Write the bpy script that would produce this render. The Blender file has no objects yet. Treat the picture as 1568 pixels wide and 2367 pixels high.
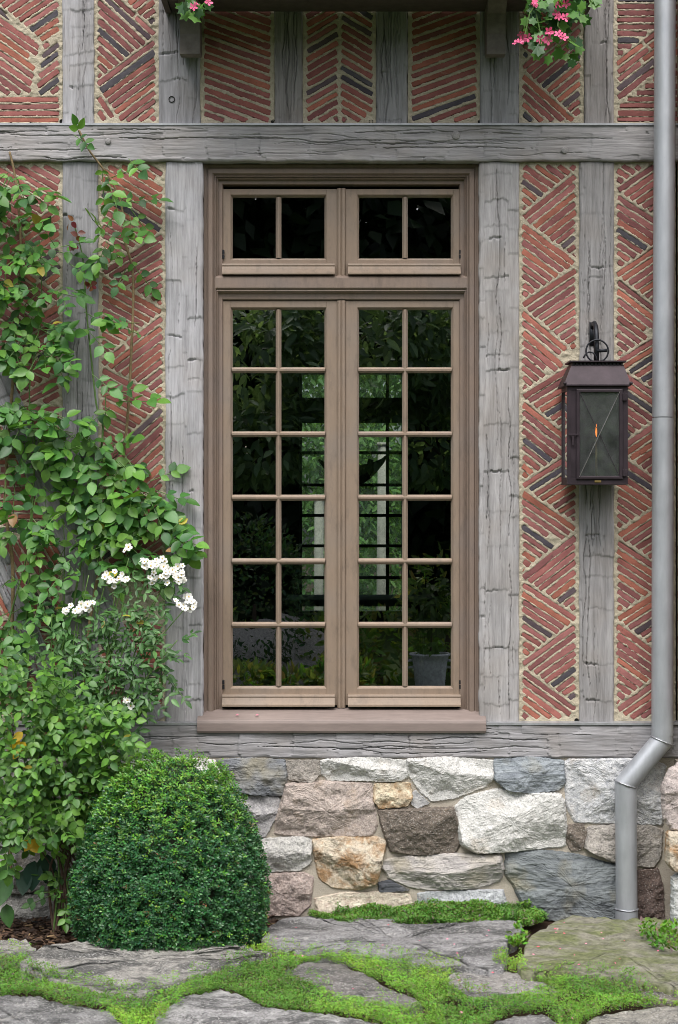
import bpy, math, random
import numpy as np
from mathutils import Vector, Matrix, Euler
R = math.radians
random.seed(7); rng = np.random.default_rng(7)
sc = bpy.context.scene
COL = sc.collection

# ------------------------------------------------------------------ camera, sky, sun, exposure
CAMD, CAMZ, PX = 9.0, 2.09, 450.0          # metres to the wall, eye height, photo units per metre on the wall
cam_d = bpy.data.cameras.new('camera'); cam = bpy.data.objects.new('camera', cam_d); COL.objects.link(cam)
cam.location = (0, -CAMD, CAMZ); cam.rotation_euler = (R(90), 0, 0)
cam_d.sensor_fit = 'HORIZONTAL'; cam_d.sensor_width = 24; cam_d.lens = 24*CAMD/(1568/PX)
cam_d.clip_start = .05; cam_d.clip_end = 500
sc.camera = cam
SUN_EL, SUN_AZ = R(56), R(-24)              # the light comes from above and a little to the left of the camera
world = bpy.data.worlds.new('World'); sc.world = world; world.use_nodes = True
wn = world.node_tree; wn.nodes.clear()
w_out = wn.nodes.new('ShaderNodeOutputWorld'); w_bg = wn.nodes.new('ShaderNodeBackground')
w_sky = wn.nodes.new('ShaderNodeTexSky'); w_sky.sky_type = 'NISHITA'; w_sky.sun_disc = False
w_sky.sun_elevation = SUN_EL; w_sky.sun_rotation = R(180)+SUN_AZ; w_sky.air_density = 1.0; w_sky.dust_density = 4.0
w_hs = wn.nodes.new('ShaderNodeHueSaturation'); w_hs.inputs['Saturation'].default_value = .42
wn.links.new(w_sky.outputs[0], w_hs.inputs['Color']); wn.links.new(w_hs.outputs[0], w_bg.inputs[0])
w_bg.inputs[1].default_value = .112; wn.links.new(w_bg.outputs[0], w_out.inputs[0])
sun_d = bpy.data.lights.new('sun', 'SUN'); sun_d.energy = 1.5; sun_d.angle = R(26); sun_d.color = (1, .97, .93)
sun = bpy.data.objects.new('sun', sun_d); COL.objects.link(sun)
sd = Vector((math.sin(SUN_AZ)*math.cos(SUN_EL), -math.cos(SUN_AZ)*math.cos(SUN_EL), math.sin(SUN_EL)))
sun.rotation_euler = sd.to_track_quat('Z', 'Y').to_euler(); sun.location = sd*30
sc.view_settings.view_transform = 'Standard'; sc.view_settings.look = 'None'
sc.view_settings.exposure = 0.88; sc.view_settings.gamma = 1; sc.view_settings.use_curve_mapping = False

sc.render.engine = 'CYCLES'; sc.cycles.use_denoising = True; sc.cycles.filter_width = .9; sc.cycles.use_adaptive_sampling = False

# ------------------------------------------------------------------ helpers
def X(x, y=0.0): return (x-784)/PX*(CAMD+y)/CAMD
def Z(v, y=0.0): return CAMZ+(1183.5-v)/PX*(CAMD+y)/CAMD
def P(x, v, y=0.0): return Vector((X(x, y), y, Z(v, y)))
def G(x, v, z=0.0):
    d = (CAMZ-z)*PX*CAMD/(v-1183.5)
    return Vector(((x-784)/PX*d/CAMD, d-CAMD, z))
def hsh(i, j, s):
    h = (i.astype(np.int64)*374761393+j.astype(np.int64)*668265263+s*1442695041) & 0xffffffff
    h = ((h ^ (h >> 13))*1274126177) & 0xffffffff
    h = (h ^ (h >> 16)) & 0xffffffff
    return h/4294967295.0
def vn(x, y, s=0):
    x = np.asarray(x, float); y = np.asarray(y, float)
    i = np.floor(x); j = np.floor(y); fx = x-i; fy = y-j
    fx = fx*fx*(3-2*fx); fy = fy*fy*(3-2*fy)
    a = hsh(i, j, s); b = hsh(i+1, j, s); c = hsh(i, j+1, s); d = hsh(i+1, j+1, s)
    return (a*(1-fx)+b*fx)*(1-fy)+(c*(1-fx)+d*fx)*fy*1.0
def fbm(x, y, s=0, o=4):
    t = 0; a = .5
    for k in range(o): t = t+a*vn(x*2**k, y*2**k, s+k*17); a *= .5
    return t

def link(o, parent=None):
    COL.objects.link(o)
    if parent is not None: o.parent = parent
    return o
def mesh_np(name, V, F, mat=None, smooth=True):
    """V (n,3); F list/array of faces (all same length when an array)"""
    me = bpy.data.meshes.new(name)
    V = np.asarray(V, np.float32)
    if isinstance(F, np.ndarray):
        n, k = F.shape
        me.vertices.add(len(V)); me.vertices.foreach_set('co', V.ravel())
        me.loops.add(n*k); me.loops.foreach_set('vertex_index', F.astype(np.int32).ravel())
        me.polygons.add(n); me.polygons.foreach_set('loop_start', np.arange(0, n*k, k, dtype=np.int32))
        me.polygons.foreach_set('loop_total', np.full(n, k, np.int32))
        me.update(calc_edges=True); me.validate()
    else:
        me.from_pydata([tuple(v) for v in V], [], F)
    me.polygons.foreach_set('use_smooth', np.full(len(me.polygons), smooth))
    if mat: me.materials.append(mat)
    return me
def obj(name, me, parent=None, color=None):
    o = bpy.data.objects.new(name, me); link(o, parent)
    if color is not None: o.color = (*color[:3], 1)
    return o
def tag(o, label, cat, group=None, kind='thing'):
    o['label'] = label; o['category'] = cat; o['kind'] = kind
    if group: o['group'] = group
    return o
def thing(name, label, cat, loc=(0, 0, 0), group=None):
    o = bpy.data.objects.new(name, None); link(o); o.location = loc; o.empty_display_size = .1
    return tag(o, label, cat, group)
def setting(o, kind='structure'):
    o['kind'] = kind; return o

class MB:
    """collects shapes into one mesh"""
    def __init__(s): s.v = []; s.f = []
    def add(s, V, F):
        n = len(s.v); s.v += [tuple(p) for p in V]; s.f += [tuple(i+n for i in f) for f in F]; return s
    def box(s, x0, x1, y0, y1, z0, z1, bev=0.0):
        if bev <= 0:
            V = [(x, y, z) for z in (z0, z1) for y in (y0, y1) for x in (x0, x1)]
            return s.add(V, [(0, 2, 3, 1), (4, 5, 7, 6), (0, 1, 5, 4), (2, 6, 7, 3), (0, 4, 6, 2), (1, 3, 7, 5)])
        b = bev   # chamfer the four front (low y) edges
        V = [(x0, y1, z0), (x1, y1, z0), (x1, y1, z1), (x0, y1, z1), (x0, y0+b, z0), (x1, y0+b, z0), (x1, y0+b, z1), (x0, y0+b, z1),
             (x0+b, y0, z0+b), (x1-b, y0, z0+b), (x1-b, y0, z1-b), (x0+b, y0, z1-b)]
        F = [(0, 3, 2, 1), (8, 9, 10, 11)]
        for i in range(4):
            j = (i+1) % 4; F += [(i, j, 4+j, 4+i), (4+i, 4+j, 8+j, 8+i)]
        return s.add(V, F)
    def tube(s, pts, r, n=8, cap=True):
        pts = [Vector(p) for p in pts]; m = len(pts)
        rr = r if isinstance(r, (list, tuple)) else [r]*m
        V = []; F = []; up = None
        for i, p in enumerate(pts):
            t = (pts[min(i+1, m-1)]-pts[max(i-1, 0)]).normalized()
            if up is None: up = Vector((0, 0, 1)) if abs(t.z) < .9 else Vector((0, 1, 0))
            a = t.cross(up).normalized(); up = a.cross(t).normalized()
            for k in range(n):
                q = 2*math.pi*k/n; V.append(p+(a*math.cos(q)+up*math.sin(q))*rr[i])
        for i in range(m-1):
            for k in range(n):
                F.append((i*n+k, i*n+(k+1) % n, (i+1)*n+(k+1) % n, (i+1)*n+k))
        if cap: F += [tuple(range(n-1, -1, -1)), tuple((m-1)*n+k for k in range(n))]
        return s.add(V, F)
    def ring(s, x0, x1, z0, z1, prof):
        """mitred frame: prof = [(inset, y)...] swept round a rectangle"""
        V = []; F = []
        for o, y in prof: V += [(x0+o, y, z0+o), (x1-o, y, z0+o), (x1-o, y, z1-o), (x0+o, y, z1-o)]
        for i in range(len(prof)-1):
            for k in range(4):
                F.append((i*4+k, i*4+(k+1) % 4, (i+1)*4+(k+1) % 4, (i+1)*4+k))
        return s.add(V, F)
    def lathe(s, prof, c=(0, 0, 0), n=24):
        V = []; F = []
        for r, z in prof:
            for k in range(n): V.append((c[0]+r*math.cos(2*math.pi*k/n), c[1]+r*math.sin(2*math.pi*k/n), c[2]+z))
        for i in range(len(prof)-1):
            for k in range(n): F.append((i*n+k, i*n+(k+1) % n, (i+1)*n+(k+1) % n, (i+1)*n+k))
        return s.add(V, F)
    def ball(s, c, r, n=10, m=6):
        return s.lathe([(max(1e-5, r*math.sin(math.pi*i/m)), -r*math.cos(math.pi*i/m)) for i in range(m+1)], c, n)
    def extr(s, poly, y0, y1):
        """poly in (x,z), extruded from y0 to y1"""
        n = len(poly); V = [(p[0], y0, p[1]) for p in poly]+[(p[0], y1, p[1]) for p in poly]
        F = [tuple(range(n)), tuple(range(2*n-1, n-1, -1))]+[(i, i+n, (i+1) % n+n, (i+1) % n) for i in range(n)]
        return s.add(V, F)
    def build(s, name, mat, parent=None, smooth=False, color=None):
        me = bpy.data.meshes.new(name); me.from_pydata(s.v, [], s.f)
        me.polygons.foreach_set('use_smooth', [smooth]*len(me.polygons))
        if mat: me.materials.append(mat)
        return obj(name, me, parent, color)

# ------------------------------------------------------------------ materials
class NT:
    def __init__(s, name):
        s.m = bpy.data.materials.new(name); s.m.use_nodes = True; s.t = s.m.node_tree
        s.b = s.t.nodes['Principled BSDF']; s.out = s.t.nodes['Material Output']
    def n(s, typ, props=None, **inp):
        nd = s.t.nodes.new('ShaderNode'+typ)
        for k, v in (props or {}).items(): setattr(nd, k, v)
        for k, v in inp.items():
            key = {'A': 0, 'B': 1, 'C': 2}.get(k, k.replace('_', ' '))
            s.set(nd.inputs[key], v)
        return nd
    def set(s, sock, v):
        if isinstance(v, bpy.types.NodeSocket): s.t.links.new(v, sock)
        elif isinstance(v, bpy.types.Node): s.t.links.new(v.outputs[0], sock)
        else: sock.default_value = (*v, 1) if isinstance(v, tuple) and len(v) == 3 and sock.type == 'RGBA' else v
    def p(s, **kw):
        for k, v in kw.items(): s.set(s.b.inputs[k.replace('_', ' ')], v)
        return s
    def coord(s, kind='Object', scale=(1, 1, 1), rand=True):
        tc = s.n('TexCoord').outputs[kind]
        if rand:
            oi = s.n('ObjectInfo')
            sc_ = s.n('Math', {'operation': 'MULTIPLY'}, A=oi.outputs['Random'], B=37.0)
            tc = s.n('VectorMath', {'operation': 'ADD'}, A=tc, B=sc_.outputs[0]).outputs[0]
        return s.n('VectorMath', {'operation': 'MULTIPLY'}, A=tc, B=scale).outputs[0]
    def noise(s, co, scale=5, detail=4, rough=.55, dist=0):
        return s.n('TexNoise', None, Vector=co, Scale=scale, Detail=detail, Roughness=rough, Distortion=dist).outputs[0]
    def ramp(s, f, stops, interp='LINEAR'):
        r = s.n('ValToRGB', None, Fac=f); r.color_ramp.interpolation = interp
        e = r.color_ramp.elements
        while len(e) < len(stops): e.new(.5)
        for k, (pos, c) in enumerate(stops):
            e[k].position = pos; e[k].color = (*c, 1) if not isinstance(c, (int, float)) else (c, c, c, 1)
        return r.outputs[0]
    def mix(s, f, a, b, mode='MIX'):
        m = s.n('MixRGB', {'blend_type': mode}); s.set(m.inputs[0], f); s.set(m.inputs[1], a); s.set(m.inputs[2], b)
        return m.outputs[0]
    def bump(s, h, strength=.5, dist=.005, normal=None):
        b = s.n('Bump', None, Height=h, Strength=strength, Distance=dist)
        if normal is not None: s.set(b.inputs['Normal'], normal)
        return b.outputs[0]
    def objcol(s): return s.n('ObjectInfo').outputs['Color']

def m_timber():
    t = NT('weathered_oak')
    co = t.coord(scale=(1, 1, .06)); co2 = t.coord()
    g = t.noise(co, 120, 5, .65); g2 = t.noise(co, 34, 4, .6); big = t.noise(co2, 4.5, 3, .5)
    c = t.ramp(g2, [(.22, (.20, .196, .20)), (.5, (.34, .335, .345)), (.78, (.425, .418, .43))])
    warm = t.ramp(big, [(.45, 0), (.7, 1)])
    c = t.mix(t.n('Math', {'operation': 'MULTIPLY'}, A=warm, B=.4).outputs[0], c, (.30, .265, .235))
    c = t.mix(t.ramp(t.noise(t.coord(scale=(1, 1, .3)), 9, 5, .65), [(.5, 0), (.72, .6)]), c, (.19, .185, .185))
    c = t.mix(.4, c, t.ramp(g, [(.3, (.3, .3, .3)), (.55, (.62, .62, .62)), (.8, (.8, .8, .8))]), 'OVERLAY')
    c = t.mix(t.ramp(t.noise(t.coord(scale=(1, 1, .04)), 70, 3, .6), [(.63, 0), (.7, .45)]), c, (.13, .12, .115))
    c = t.mix(1, c, t.objcol(), 'MULTIPLY')
    t.p(Base_Color=c, Roughness=.85, Specular_IOR_Level=.25, Normal=t.bump(g, .55, .004)); return t.m
def m_brick():
    t = NT('brick_clay'); co = t.coord()
    n1 = t.noise(co, 60, 4, .6); n2 = t.noise(co, 14, 3, .5)
    c = t.mix(.45, t.objcol(), t.ramp(n2, [(.3, (.28, .28, .3)), (.7, (.72, .7, .68))]), 'OVERLAY')
    c = t.mix(t.ramp(n1, [(.62, 0), (.72, .55)]), c, (.10, .06, .055))
    c = t.mix(t.ramp(t.noise(co, 33, 3, .6), [(.66, 0), (.78, .4)]), c, (.42, .33, .26))
    t.p(Base_Color=c, Roughness=.9, Specular_IOR_Level=.2, Normal=t.bump(n1, .6, .004)); return t.m
def m_mortar(name, a, b):
    t = NT(name); co = t.coord(rand=False)
    n1 = t.noise(co, 160, 4, .7); n2 = t.noise(co, 9, 3, .5)
    c = t.mix(n2, a, b); c = t.mix(t.ramp(n1, [(.33, .32), (.45, 0)]), c, tuple(v*.6 for v in a))
    t.p(Base_Color=c, Roughness=.95, Specular_IOR_Level=.15, Normal=t.bump(n1, .9, .006)); return t.m
def m_granite():
    t = NT('granite'); co = t.coord()
    sp = t.noise(co, 130, 3, .7); n2 = t.noise(co, 7, 4, .6); n3 = t.noise(co, 38, 4, .65)
    c = t.mix(.55, t.objcol(), t.ramp(n3, [(.3, (.2, .2, .21)), (.7, (.78, .77, .75))]), 'OVERLAY')
    c = t.mix(t.ramp(sp, [(.56, 0), (.64, .45)]), c, (.06, .06, .065))
    c = t.mix(t.ramp(sp, [(.33, .5), (.42, 0)]), c, (.72, .70, .66))
    c = t.mix(t.ramp(n2, [(.58, 0), (.74, .38)]), c, (.36, .24, .12))
    t.p(Base_Color=c, Roughness=.88, Specular_IOR_Level=.25, Normal=t.bump(n3, .9, .012, t.bump(sp, .5, .003))); return t.m
def m_gneiss():
    t = NT('gneiss'); co = t.coord(scale=(.35, 1, 2.6)); cx = t.coord()
    w = t.noise(co, 16, 5, .62, .6); sp = t.noise(cx, 110, 3, .7); n3 = t.noise(cx, 30, 4, .65)
    c = t.mix(.75, t.objcol(), t.ramp(w, [(.3, (.25, .25, .27)), (.5, (.5, .5, .5)), (.68, (.8, .79, .77))]), 'OVERLAY')
    c = t.mix(t.ramp(sp, [(.57, 0), (.65, .45)]), c, (.05, .05, .055))
    c = t.mix(t.ramp(t.noise(cx, 5, 3, .5), [(.55, 0), (.7, .4)]), c, (.30, .25, .12))
    t.p(Base_Color=c, Roughness=.85, Specular_IOR_Level=.25, Normal=t.bump(w, .8, .014, t.bump(n3, .6, .006))); return t.m
def m_rusty():
    t = NT('rust_stained_stone'); co = t.coord()
    n2 = t.noise(co, 14, 5, .65, .4); sp = t.noise(co, 100, 3, .7); n3 = t.noise(co, 36, 4, .65)
    c = t.mix(t.ramp(n2, [(.42, 0), (.62, 1)]), t.objcol(), (.33, .205, .11))
    c = t.mix(t.ramp(n2, [(.28, 1), (.42, 0)]), c, (.10, .08, .06))
    c = t.mix(.5, c, t.ramp(n3, [(.3, (.25, .25, .25)), (.7, (.72, .72, .72))]), 'OVERLAY')
    c = t.mix(t.ramp(sp, [(.58, 0), (.66, .4)]), c, (.06, .05, .04))
    t.p(Base_Color=c, Roughness=.9, Specular_IOR_Level=.2, Normal=t.bump(n3, .9, .012)); return t.m
def m_slate():
    t = NT('flagstone'); co = t.coord(scale=(.9, 1.6, 1)); cx = t.coord()
    n1 = t.noise(co, 3.6, 9, .72, .5); n2 = t.noise(cx, 26, 5, .65); n3 = t.noise(cx, 90, 3, .7)
    c = t.mix(.6, t.objcol(), t.ramp(n2, [(.3, (.12, .12, .13)), (.7, (.86, .86, .86))]), 'OVERLAY')
    c = t.mix(t.ramp(n1, [(.48, 0), (.57, .82)]), c, (.045, .045, .046))
    c = t.mix(t.ramp(t.noise(co, 9, 6, .7, .8), [(.60, 0), (.66, .55)]), c, (.46, .45, .42))
    c = t.mix(t.ramp(n3, [(.54, 0), (.62, .7)]), c, (.05, .05, .045)); c = t.mix(t.ramp(t.noise(cx, 120, 2, .7), [(.56, 0), (.64, .7)]), c, (.46, .45, .43))
    t.p(Base_Color=c, Roughness=.8, Specular_IOR_Level=.4, Normal=t.bump(n2, .8, .012, t.bump(n3, .5, .003))); return t.m
def m_moss_slab():
    t = NT('mossy_flagstone'); co = t.coord(scale=(1, 1.5, 1)); cx = t.coord()
    n1 = t.noise(co, 5, 6, .62, .5); n2 = t.noise(cx, 30, 5, .65); n3 = t.noise(cx, 90, 3, .7)
    c = t.mix(t.ramp(n1, [(.4, 0), (.6, 1)]), (.135, .15, .07), (.22, .21, .17))
    c = t.mix(.6, c, t.ramp(n2, [(.3, (.12, .12, .12)), (.7, (.84, .84, .82))]), 'OVERLAY')
    c = t.mix(t.ramp(n3, [(.6, 0), (.7, .5)]), c, (.06, .055, .04))
    t.p(Base_Color=c, Roughness=.85, Specular_IOR_Level=.3, Normal=t.bump(n2, .7, .008)); return t.m
def m_paintwood():
    t = NT('window_wood'); co = t.coord(scale=(1, 1, .12)); cx = t.coord(rand=False)
    g = t.noise(t.coord('Object', (1, 1, .2), False), 60, 4, .6); n2 = t.noise(cx, 3.5, 3, .5); f = t.noise(cx, 260, 2, .6)
    c = t.mix(n2, (.225, .17, .13), (.305, .23, .17)); c = t.mix(.18, c, t.ramp(g, [(.3, (.32, .32, .33)), (.7, (.68, .66, .64))]), 'OVERLAY')
    c = t.mix(t.ramp(n2, [(.45, 0), (.7, .55)]), c, (.205, .175, .155)); c = t.mix(t.ramp(t.noise(t.coord('Object', (1, 1, .35), False), 22, 5, .7), [(.52, 0), (.75, .5)]), c, (.12, .095, .075)); c = t.mix(1, c, t.objcol(), 'MULTIPLY')
    t.p(Base_Color=c, Roughness=.55, Specular_IOR_Level=.4, Normal=t.bump(f, .12, .002)); return t.m
def m_sillwood():
    t = NT('sill_wood'); cx = t.coord('Object', (.12, 1, 1), False)
    g = t.noise(cx, 70, 4, .6); n2 = t.noise(t.coord(rand=False), 4, 3, .5)
    c = t.mix(n2, (.20, .16, .145), (.26, .205, .185)); c = t.mix(.4, c, t.ramp(g, [(.3, (.34, .34, .34)), (.7, (.66, .66, .66))]), 'OVERLAY')
    t.p(Base_Color=c, Roughness=.6, Normal=t.bump(g, .15, .002)); return t.m
def m_simple(name, col, rough=.6, metal=0.0, var=.25, scale=30, bump=.2, spec=.4):
    t = NT(name); co = t.coord()
    n = t.noise(co, scale, 4, .6)
    c = t.mix(var, col, t.ramp(n, [(.3, tuple(v*.45 for v in col)), (.7, tuple(min(1, v*1.6) for v in col))]))
    t.p(Base_Color=c, Roughness=rough, Metallic=metal, Specular_IOR_Level=spec)
    if bump: t.p(Normal=t.bump(n, bump, .003))
    return t.m
def m_zinc():
    t = NT('zinc'); co = t.coord('Object', (1, 1, .18), False); cx = t.coord(rand=False)
    n = t.noise(co, 26, 4, .6); n2 = t.noise(cx, 9, 4, .6); sp = t.noise(cx, 70, 3, .7)
    c = t.mix(n2, (.40, .42, .45), (.50, .52, .55)); c = t.mix(.3, c, t.ramp(n, [(.3, (.35, .35, .36)), (.7, (.66, .66, .67))]), 'OVERLAY')
    c = t.mix(t.ramp(sp, [(.68, 0), (.75, .35)]), c, (.16, .165, .18))
    t.p(Base_Color=c, Roughness=t.ramp(n2, [(.3, .42), (.7, .55)]), Metallic=.5, Normal=t.bump(n2, .12, .01)); return t.m
def m_leaf(name, attr=False, rough=.42, trans=.28, spec=.45):
    t = NT(name)
    c = t.n('Attribute', {'attribute_name': 'Col'}).outputs['Color'] if attr else t.objcol()
    co = t.coord(rand=False); c = t.mix(.5, c, t.ramp(t.noise(co, 45, 3, .6), [(.3, (.34, .36, .34)), (.7, (.64, .63, .62))]), 'OVERLAY')
    t.p(Base_Color=c, Roughness=rough, Specular_IOR_Level=spec)
    tr = t.n('BsdfTranslucent'); t.set(tr.inputs[0], t.mix(1, c, (1.3, 1.25, .55), 'MULTIPLY'))
    mx = t.n('MixShader', None); mx.inputs[0].default_value = trans
    t.t.links.new(t.b.outputs[0], mx.inputs[1]); t.t.links.new(tr.outputs[0], mx.inputs[2]); t.t.links.new(mx.outputs[0], t.out.inputs[0])
    return t.m
def m_glass(name, tint=(.93, .96, .95), ior=1.5, gain=1.0, rough=0.0, dust_haze=0.0, back=False):
    t = NT(name); t.t.nodes.remove(t.b)
    fr = t.n('Fresnel', None, IOR=ior)
    tp = t.n('BsdfTransparent'); tp.inputs[0].default_value = (*tint, 1)
    gl = t.n('BsdfGlossy'); gl.inputs['Roughness'].default_value = rough; gl.inputs[0].default_value = (1, 1, 1, 1)
    f = t.n('Math', {'operation': 'MULTIPLY', 'use_clamp': True}, A=fr.outputs[0], B=gain)
    mx = t.n('MixShader'); t.t.links.new(f.outputs[0], mx.inputs[0])
    t.t.links.new(tp.outputs[0], mx.inputs[1]); t.t.links.new(gl.outputs[0], mx.inputs[2]); t.t.links.new(mx.outputs[0], t.out.inputs[0])
    if dust_haze:      # dusty film; on the far pane it paints a pale haze
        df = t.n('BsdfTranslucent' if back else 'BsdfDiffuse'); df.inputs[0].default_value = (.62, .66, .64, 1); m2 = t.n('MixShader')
        t.set(m2.inputs[0], t.ramp(t.noise(t.coord(rand=False), 9, 5, .65), [(.3, dust_haze*.5), (.75, dust_haze*1.6)]))
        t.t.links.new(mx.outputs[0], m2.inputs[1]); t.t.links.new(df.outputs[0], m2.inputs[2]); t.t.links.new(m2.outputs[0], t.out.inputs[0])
    return t.m
def m_soil():
    t = NT('soil'); co = t.coord(rand=False)
    n1 = t.noise(co, 60, 5, .7); n2 = t.noise(co, 6, 4, .6)
    soil = t.mix(n1, (.022, .014, .010), (.085, .052, .035))
    grass = t.mix(n2, (.035, .065, .018), (.07, .11, .03))
    sx = t.n('SeparateXYZ', None, Vector=t.n('TexCoord').outputs['Object'])
    f = t.n('MapRange', None, Value=sx.outputs['Y']); f.inputs[1].default_value = -4; f.inputs[2].default_value = -2.6; f.inputs[3].default_value = 1; f.inputs[4].default_value = 0
    c = t.mix(f.outputs[0], soil, grass)
    t.p(Base_Color=c, Roughness=.95, Specular_IOR_Level=.15, Normal=t.bump(n1, 1, .02)); return t.m

M_OAK = m_timber(); M_BRICK = m_brick()
M_MORTAR = m_mortar('lime_mortar', (.47, .415, .31), (.53, .475, .37)); M_SMORTAR = m_mortar('stone_mortar', (.42, .375, .31), (.49, .44, .375))
M_GRAN = m_granite(); M_GNEISS = m_gneiss(); M_RUSTY = m_rusty(); M_SLATE = m_slate(); M_MOSS = m_moss_slab()
M_WOOD = m_paintwood(); M_SILL = m_sillwood(); M_ZINC = m_zinc()
M_LEAD = m_simple('lead', (.42, .43, .45), .5, .6, .3, 20, .1)
M_LEAF = m_leaf('rose_leaf'); M_LEAFA = m_leaf('rose_foliage', True); M_BOX = m_leaf('boxwood_leaf', True, .34, .16, .5)
M_TREELEAF = m_leaf('tree_leaf', True, .45, .48)
M_THYME = m_leaf('thyme_leaf', True, .55, .3, .3)
M_STEM = m_simple('stem_bark', (.20, .145, .075), .8, 0, .5, 60, .4); M_GSTEM = m_simple('green_stem', (.10, .19, .045), .6, 0, .4, 50, .2)
M_DEAD = m_simple('old_cane', (.09, .055, .04), .85, 0, .5, 60, .4)
M_PETAL = m_simple('white_petal', (.82, .82, .78), .6, 0, .06, 60, 0); M_STAMEN = m_simple('stamen', (.62, .42, .05), .7, 0, .2, 90, 0)
M_PINK = m_simple('pink_petal', (.78, .12, .26), .55, 0, .35, 40, 0)
M_GLASS = m_glass('window_glass', (.88, .93, .91), 1.5, 7.5); M_LGLASS = m_glass('lantern_glass', (.80, .88, .88), 1.5, 5.0, .03, .07)
M_BRONZE = m_simple('aged_copper', (.036, .026, .032), .5, .4, .5, 12, .2)
M_IRON = m_simple('black_iron', (.028, .03, .036), .45, .6, .3, 30, .2)
M_STEEL = m_simple('steel_wire', (.4, .38, .36), .35, .9, .2, 40, 0); M_BRASS = m_simple('brass', (.32, .23, .09), .4, .8, .3, 40, .1)
M_SOIL = m_soil(); M_HOLE_SHADE = m_simple('painted_gap_shade', (.012, .011, .010), .95, 0, .1, 10, 0)  # near-black colour painted for the shade inside gaps and holes
M_DARKWOOD = m_simple('dark_shelf_wood', (.085, .07, .06), .8, 0, .4, 20, .3)
M_CORB = m_simple('corbel_wood', (.17, .15, .135), .85, 0, .4, 24, .4)
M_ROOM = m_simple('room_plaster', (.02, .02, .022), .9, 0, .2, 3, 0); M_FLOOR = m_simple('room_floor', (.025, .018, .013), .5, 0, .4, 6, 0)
M_BLACK = m_simple('black_paint', (.008, .008, .009), .6, 0, .1, 10, 0)
M_BARK = m_simple('bark', (.06, .045, .035), .9, 0, .5, 12, .6); M_POLE = m_simple('grey_pole', (.34, .32, .28), .8, 0, .3, 12, .3)
M_POT = m_simple('lead_planter', (.6, .63, .68), .6, .2, .5, 22, .5); M_CLOTH = m_simple('table_cloth', (.05, .07, .07), .8, 0, .4, 30, .2)

# ------------------------------------------------------------------ ground
gv, gf = [], []
ground = MB()
ground.add([(-90, -90, 0), (90, -90, 0), (90, 90, 0), (-90, 90, 0)], [(0, 1, 2, 3)])
ground = setting(ground.build('ground', M_SOIL)); 

# ------------------------------------------------------------------ hewn timber
def timber(name, W, L, parent, loc, rot=0.0, seed=0, color=(1, 1, 1), strips=3, depth=.05, crack=4, res=.005, rough=1.0):
    """front face towards -Y, long axis local Z from 0 to L, centred on X"""
    r = np.random.default_rng(seed+11)
    nu = max(8, int(W/.0028)); nv = max(8, int(L/.0062))
    u = np.linspace(-W/2, W/2, nu+1); v = np.linspace(0, L, nv+1)
    U, Vv = np.meshgrid(u, v)
    h = np.zeros_like(U)
    # adze facets in strips along the grain
    bounds = np.sort(r.uniform(-.42, .42, strips-1))*W
    sid = np.zeros(U.shape, int)
    for k, b in enumerate(bounds): sid += (U > b+.012*(vn(Vv*5, Vv*0, seed+k)-.5)*2)
    for s in range(strips):
        p = r.uniform(-.3, 0)
        while p < L:
            ln = r.uniform(.05, .30); vb = p+.010*(vn(U*70, U*0+p*9, seed+s)-.5)+.02*(vn(U*14, U*0+p*3, seed+s)-.5)
            t = (Vv-vb)/ln; m = (sid == s) & (t >= 0) & (t < 1.25)
            d = r.choice([.0015, .003, .0055], p=[.4, .38, .22])*rough; tilt = r.uniform(-.012, .012)*rough
            h[m] = (-d*np.clip(t, 0, 1)**1.2-tilt*(U-U.mean()))[m]
            if r.random() < .32:   # a check where the tool bit in
                uw = r.uniform(.2, .7)*W/strips; uc = r.uniform(-W/2, W/2)
                mm = (np.abs(Vv-vb) < .0042) & (np.abs(U-uc) < uw) & (sid == s); h[mm] -= r.choice([.002, .004, .009])
            p += ln
    for k in range(crack*2):
        v0 = r.uniform(-.1, L*.8); ln = r.uniform(.15, .9); uc = r.uniform(-.42, .42)*W
        path = uc+.012*(vn(v*6, v*0, seed+k*7)-.5)*2+.002*(vn(v*40, v*0, seed+k*5)-.5)*2
        w = (.0024 if k % 2 else .0016)*np.clip(np.minimum((v-v0)/.1, (v0+ln-v)/.1), 0, 1)
        dd = np.abs(U-path[:, None]); m = dd < w[:, None]; h[m] -= (.011 if k % 3 == 0 else .006)
    h += .0016*(fbm(U*110, Vv*9, seed)-.5)*2*rough + .005*(fbm(U*9, Vv*3, seed+5)-.5)*2*rough
    e = np.clip((W/2-np.abs(U))/.012, 0, 1); h -= .007*(1-e)**2
    Ux = U+np.sign(U)*.005*(fbm(Vv*16+np.sign(U)*30, Vv*0, seed+9)-.5)*2*np.clip((np.abs(U)/(W/2)-.6)/.4, 0, 1)
    V = np.stack([Ux, -depth/2-h*1.0, Vv], -1).reshape(-1, 3)
    idx = np.arange((nu+1)*(nv+1)).reshape(nv+1, nu+1)
    F = [np.stack([idx[:-1, :-1], idx[:-1, 1:], idx[1:, 1:], idx[1:, :-1]], -1).reshape(-1, 4)]
    def skirt(line, flip):
        nonlocal V
        n0 = len(V); B = V[line].copy(); B[:, 1] = depth/2; V = np.concatenate([V, B])
        b = n0+np.arange(len(line)); q = np.stack([line[:-1], b[:-1], b[1:], line[1:]], -1)
        F.append(q[:, ::-1] if flip else q)
    skirt(idx[:, 0], True); skirt(idx[:, -1], False); skirt(idx[0, :], False); skirt(idx[-1, :], True)
    me = mesh_np(name, V, np.concatenate(F), M_OAK)
    o = obj(name, me, parent, color); o.location = loc; o.rotation_euler = (0, rot, 0)
    return o
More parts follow.
